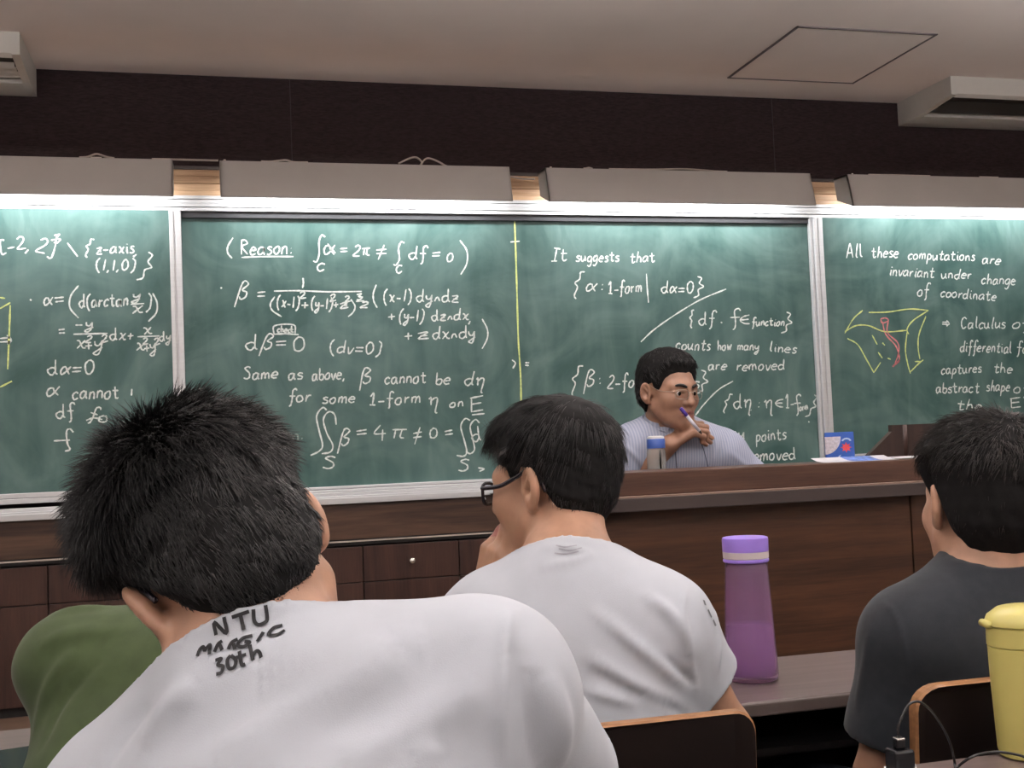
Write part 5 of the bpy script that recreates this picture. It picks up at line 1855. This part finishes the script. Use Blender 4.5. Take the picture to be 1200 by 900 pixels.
# ---- on the bench
# lecturer's bottle, standing on the lower work top
M['clear_plastic'] = mat_tint('clear_bottle_plastic', (0.86, 0.86, 0.84), 0.85, 0.12)
M['cap_blue'] = mat_plain('blue_bottle_collar', (0.028, 0.075, 0.30), 0.35, var=0.06)
M['cap_white'] = mat_plain('white_bottle_cap', (0.68, 0.68, 0.70), 0.35, var=0.03)
q = onY(770, 552, 3.211)
lb = (q[0], 3.211, 0.9555)
ztop = onY(770, 511, 3.211)[2] - lb[2]
zb = onY(770, 526, 3.211)[2] - lb[2]
rr = 11.5 * 3.3 / 1350
t = thing('water_bottle', 'clear water bottle with a blue and white cap in front of the lecturer', 'bottle', lb)
MB().lathe([(rr * 0.9, 0), (rr, 0.004), (rr * 1.02, 0.05), (rr, zb - 0.012), (rr * 0.93, zb), (rr * 0.86, zb), (rr * 0.93, zb - 0.014), (rr * 0.94, 0.05), (rr * 0.9, 0.006), (0, 0.005)], lb, 40).build('body', M['clear_plastic'], t, True)
smooth_by_angle(MB().lathe([(rr * 0.98, zb + 0.001), (rr * 0.98, ztop - 0.012), (rr * 0.92, ztop - 0.009)], lb, 40).build('collar', M['cap_blue'], t))
smooth_by_angle(MB().lathe([(rr * 0.92, ztop - 0.009), (rr * 0.90, ztop - 0.003), (rr * 0.6, ztop), (0, ztop)], lb, 40).build('cap', M['cap_white'], t))
mb = MB()
fd = unit(-CF * [1, 1, 0])
rt_ = np.array([-fd[1], fd[0], 0])
if rt_ @ CA < 0:
    rt_ = -rt_
p0 = np.array(lb) + fd * (rr + 0.002) + rt_ * 0.008
mb.tube([p0 + [0, 0, zb - 0.004], p0 + [0, 0, zb - 0.03], p0 + [0, 0, zb - 0.068]], [0.0016, 0.003, 0.0022], 8)
mb.build('strap', M['black_plastic'], t, True)

# tissue box
M['box_blue'] = mat_plain('blue_card', (0.020, 0.085, 0.37), 0.45, var=0.10, scale=30)
M['box_blue_top'] = mat_plain('brighter_blue_card', (0.025, 0.13, 0.50), 0.45, var=0.06)
M['box_white'] = mat_plain('white_dotted_card', (0.52, 0.48, 0.52), 0.6, var=0.22, scale=160)
M['box_red'] = mat_plain('red_print', (0.55, 0.045, 0.05), 0.5, var=0.15)
M['box_pale'] = mat_plain('pale_blue_print', (0.45, 0.55, 0.72), 0.5, var=0.1)
Yb = 3.076
bl, br = onY(974.5, 541, Yb), onY(1007, 540, Yb)
_m = (bl + br) / 2
_hw = 16.6 * 3.42 / 1350
bl, br = _m - [_hw, 0, 0], _m + [_hw, 0, 0]
zt = onY(990, 507, Yb)[2]
zb0 = 1.0985
t = thing('tissue_box', 'blue cardboard box with a red flower print on the lecture bench', 'box', ((bl[0] + br[0]) / 2, Yb + 0.03, zb0))
MB().box(bl[0], br[0], Yb, Yb + 0.07, zb0, zt, 0, 0.0015).build('carton', M['box_blue'], t)
MB().box(bl[0] + 0.001, br[0] - 0.001, Yb + 0.001, Yb + 0.069, zt - 0.0005, zt + 0.0012).build('top_flap', M['box_blue_top'], t)
W_, H_ = br[0] - bl[0], zt - zb0


def facepoly(pts, name, mat, off, label=None):
    V = [(bl[0] + u * W_, Yb - off, zb0 + v * H_) for u, v in pts] + [(bl[0] + u * W_, Yb + 0.0005, zb0 + v * H_) for u, v in pts]
    n = len(pts)
    MB().add(V, [list(range(n)), list(range(n, 2 * n))[::-1]] + [[i, n + i, n + (i + 1) % n, (i + 1) % n] for i in range(n)]).build(name, mat, t, label=label)


arc = [(0.60 - 0.60 * (1 - math.cos(a)) * 1.0, 0.86 - 0.66 * math.sin(a)) for a in np.linspace(0, math.pi / 2, 9)]
facepoly([(0.0, 0.86)] + [(0.55 * math.cos(a), 0.86 - 0.62 * math.sin(a)) for a in np.linspace(0, math.pi / 2, 10)], 'printed_panel', M['box_white'], 0.0006, 'white dotted quarter panel')
fc, fr_ = (0.72, 0.47), 0.20
facepoly([(fc[0] + fr_ * (1.0 if k % 2 == 0 else 0.52) * math.cos(k * math.pi / 8), fc[1] + fr_ * 0.95 * (1.0 if k % 2 == 0 else 0.52) * math.sin(k * math.pi / 8)) for k in range(16)], 'printed_flower', M['box_red'], 0.0006, 'red flower')
ring = [(0.74 + 0.17 * math.cos(a), 0.68 + 0.13 * math.sin(a)) for a in np.linspace(0.15, math.pi - 0.15, 9)]
ring += [(0.74 + 0.11 * math.cos(a), 0.68 + 0.075 * math.sin(a)) for a in np.linspace(math.pi - 0.15, 0.15, 9)]
facepoly(ring, 'printed_arch', M['box_pale'], 0.0006, 'pale arch')
facepoly([(0.40, 0.09), (0.48, 0.13), (0.54, 0.22), (0.46, 0.19)], 'printed_leaf', M['box_pale'], 0.0006, 'pale leaf')
facepoly([(0.60, 0.08), (0.92, 0.11), (0.92, 0.15), (0.60, 0.12)], 'printed_band', M['box_pale'], 0.0005, 'pale printed band')


t.rotation_euler = (0, 0, -0.50)


# leaflets lying on the ledge
def leaflet(px, Ys, label, mat, extra=()):
    P = [onY(x, y, Y) for (x, y), Y in zip(px, Ys)]
    return P


M['leaf_white'] = mat_plain('white_leaflet', (0.62, 0.61, 0.65), 0.6, var=0.05)
M['leaf_blue'] = mat_plain('blue_printed_leaflet', (0.12, 0.20, 0.50), 0.5, var=0.45, scale=70)
M['leaf_pink'] = mat_plain('pink_print', (0.50, 0.14, 0.30), 0.5, var=0.3, scale=50)


def sheet(name, x0, x1, y0, y1, z, lift, mats, label, skew=0.0):
    """a sheet on the ledge, curling upwards at its back edge"""
    n = 10
    V, F, I = [], [], []
    for i in range(n + 1):
        for j in range(n + 1):
            u, v = i / n, j / n
            V.append((x0 + (x1 - x0) * u + skew * (1 - v), y0 + (y1 - y0) * v, z + lift * v * v))
    for i in range(n):
        for j in range(n):
            a = i * (n + 1) + j
            F.append((a, a + n + 1, a + n + 2, a + 1))
            I.append((1 if 0.3 < i / n < 0.8 else 0) if len(mats) > 1 else 0)
    m = len(V)
    V2 = V + [(x, y, zz - 0.0007) for x, y, zz in V]
    F2 = F + [tuple(m + k for k in f)[::-1] for f in F]
    I2 = I + I
    edge = [i * (n + 1) for i in range(n + 1)] + [n * (n + 1) + j for j in range(1, n + 1)] + [i * (n + 1) + n for i in range(n - 1, -1, -1)] + [j for j in range(n - 1, 0, -1)]
    for k in range(len(edge)):
        a, b = edge[k], edge[(k + 1) % len(edge)]
        F2.append((a, b, m + b, m + a))
        I2.append(0)
    o = obj(name, np.array(V2), F2, mats, None, False, I2, loc=((x0 + x1) / 2, (y0 + y1) / 2, z))
    return tag(o, label, 'leaflet')


sheet('leaflet', 1.690, 1.93, 2.965, 3.045, 1.0992, 0.012, [M['leaf_white'], M['leaf_blue']], 'white and blue printed leaflet lying in front of the blue box', -0.0)
sheet('leaflet', 1.94, 2.10, 2.975, 3.04, 1.1010, 0.004, [M['leaf_white']], 'pale leaflet lying on the bench at the foot of the wooden lectern')

# lectern on the bench
M['lectern_wood'] = mat_wood('lectern_walnut', (0.012, 0.0060, 0.0046), (0.033, 0.016, 0.012), 2, 0.45)
M['lectern_edge'] = mat_wood('lectern_rounded_corner', (0.026, 0.013, 0.010), (0.046, 0.023, 0.018), 2, 0.4)
Yl = 3.10
a0, a1, a2, a3 = onY(1013, 540, Yl), onY(1045.5, 506, Yl), onY(1045.5, 498.5, Yl), onY(1058, 497, Yl)
t = thing('lectern', 'dark wooden table lectern with a sloping side at the right end of the bench', 'lectern', (2.15, Yl + 0.15, 1.0985))
zl = a2[2]
MB().prism([(a0[0], 1.0985), (a1[0], a1[2]), (a1[0], zl), (a3[0], zl), (a3[0], 1.0985)], Yl, Yl + 0.02, 1).build('side_wing', M['lectern_wood'], t)
MB().tube([(a3[0] + 0.006, Yl + 0.006, 1.0985), (a3[0] + 0.006, Yl + 0.006, zl)], 0.010, 16).build('corner_post', M['lectern_edge'], t, True)
MB().box(a3[0] + 0.012, a3[0] + 0.58, Yl - 0.002, Yl + 0.018, 1.0985, zl).build('front_board', M['lectern_wood'], t)
MB().box(a3[0] + 0.14, a3[0] + 0.59, Yl + 0.02, Yl + 0.30, 1.0985, 1.118).build('base_board', M['lectern_wood'], t)
MB().prism([(Yl + 0.02, zl - 0.012), (Yl + 0.30, zl - 0.07), (Yl + 0.30, zl - 0.058), (Yl + 0.02, zl)], a3[0] + 0.14, a3[0] + 0.59, 0).build('reading_board', M['lectern_wood'], t)
MB().prism([(Yl + 0.02, 1.0985), (Yl + 0.30, 1.0985), (Yl + 0.30, zl - 0.07), (Yl + 0.02, zl - 0.014)], a3[0] + 0.57, a3[0] + 0.59, 0).build('side_panel', M['lectern_wood'], t)
# pen at the lecturer's lips
M['pen_purple'] = mat_plain('violet_pen_cap', (0.075, 0.04, 0.30), 0.3, var=0.06)
M['pen_pale'] = mat_plain('pale_pen_barrel', (0.55, 0.55, 0.62), 0.3, var=0.05)
pp0 = D(797.5, 478.5, 3.445)
pp1 = D(822.5, 509.0, 3.450)
ax = unit(pp1 - pp0)
Lp = np.linalg.norm(pp1 - pp0)
t = thing('pen', 'violet-capped pen held to the lips of the lecturer', 'pen', (pp0 + pp1) / 2)
MB().tube([pp0, pp0 + ax * 0.002, pp0 + ax * 0.030], [0.0040, 0.0056, 0.0060], 14).build('cap', M['pen_purple'], t, True)
MB().tube([pp0 + ax * 0.030, pp1 - ax * 0.012], 0.0052, 14).build('barrel', M['pen_pale'], t, True)
MB().tube([pp1 - ax * 0.012, pp1], [0.0050, 0.0012], 14).build('tip', M['black_plastic'], t, True)
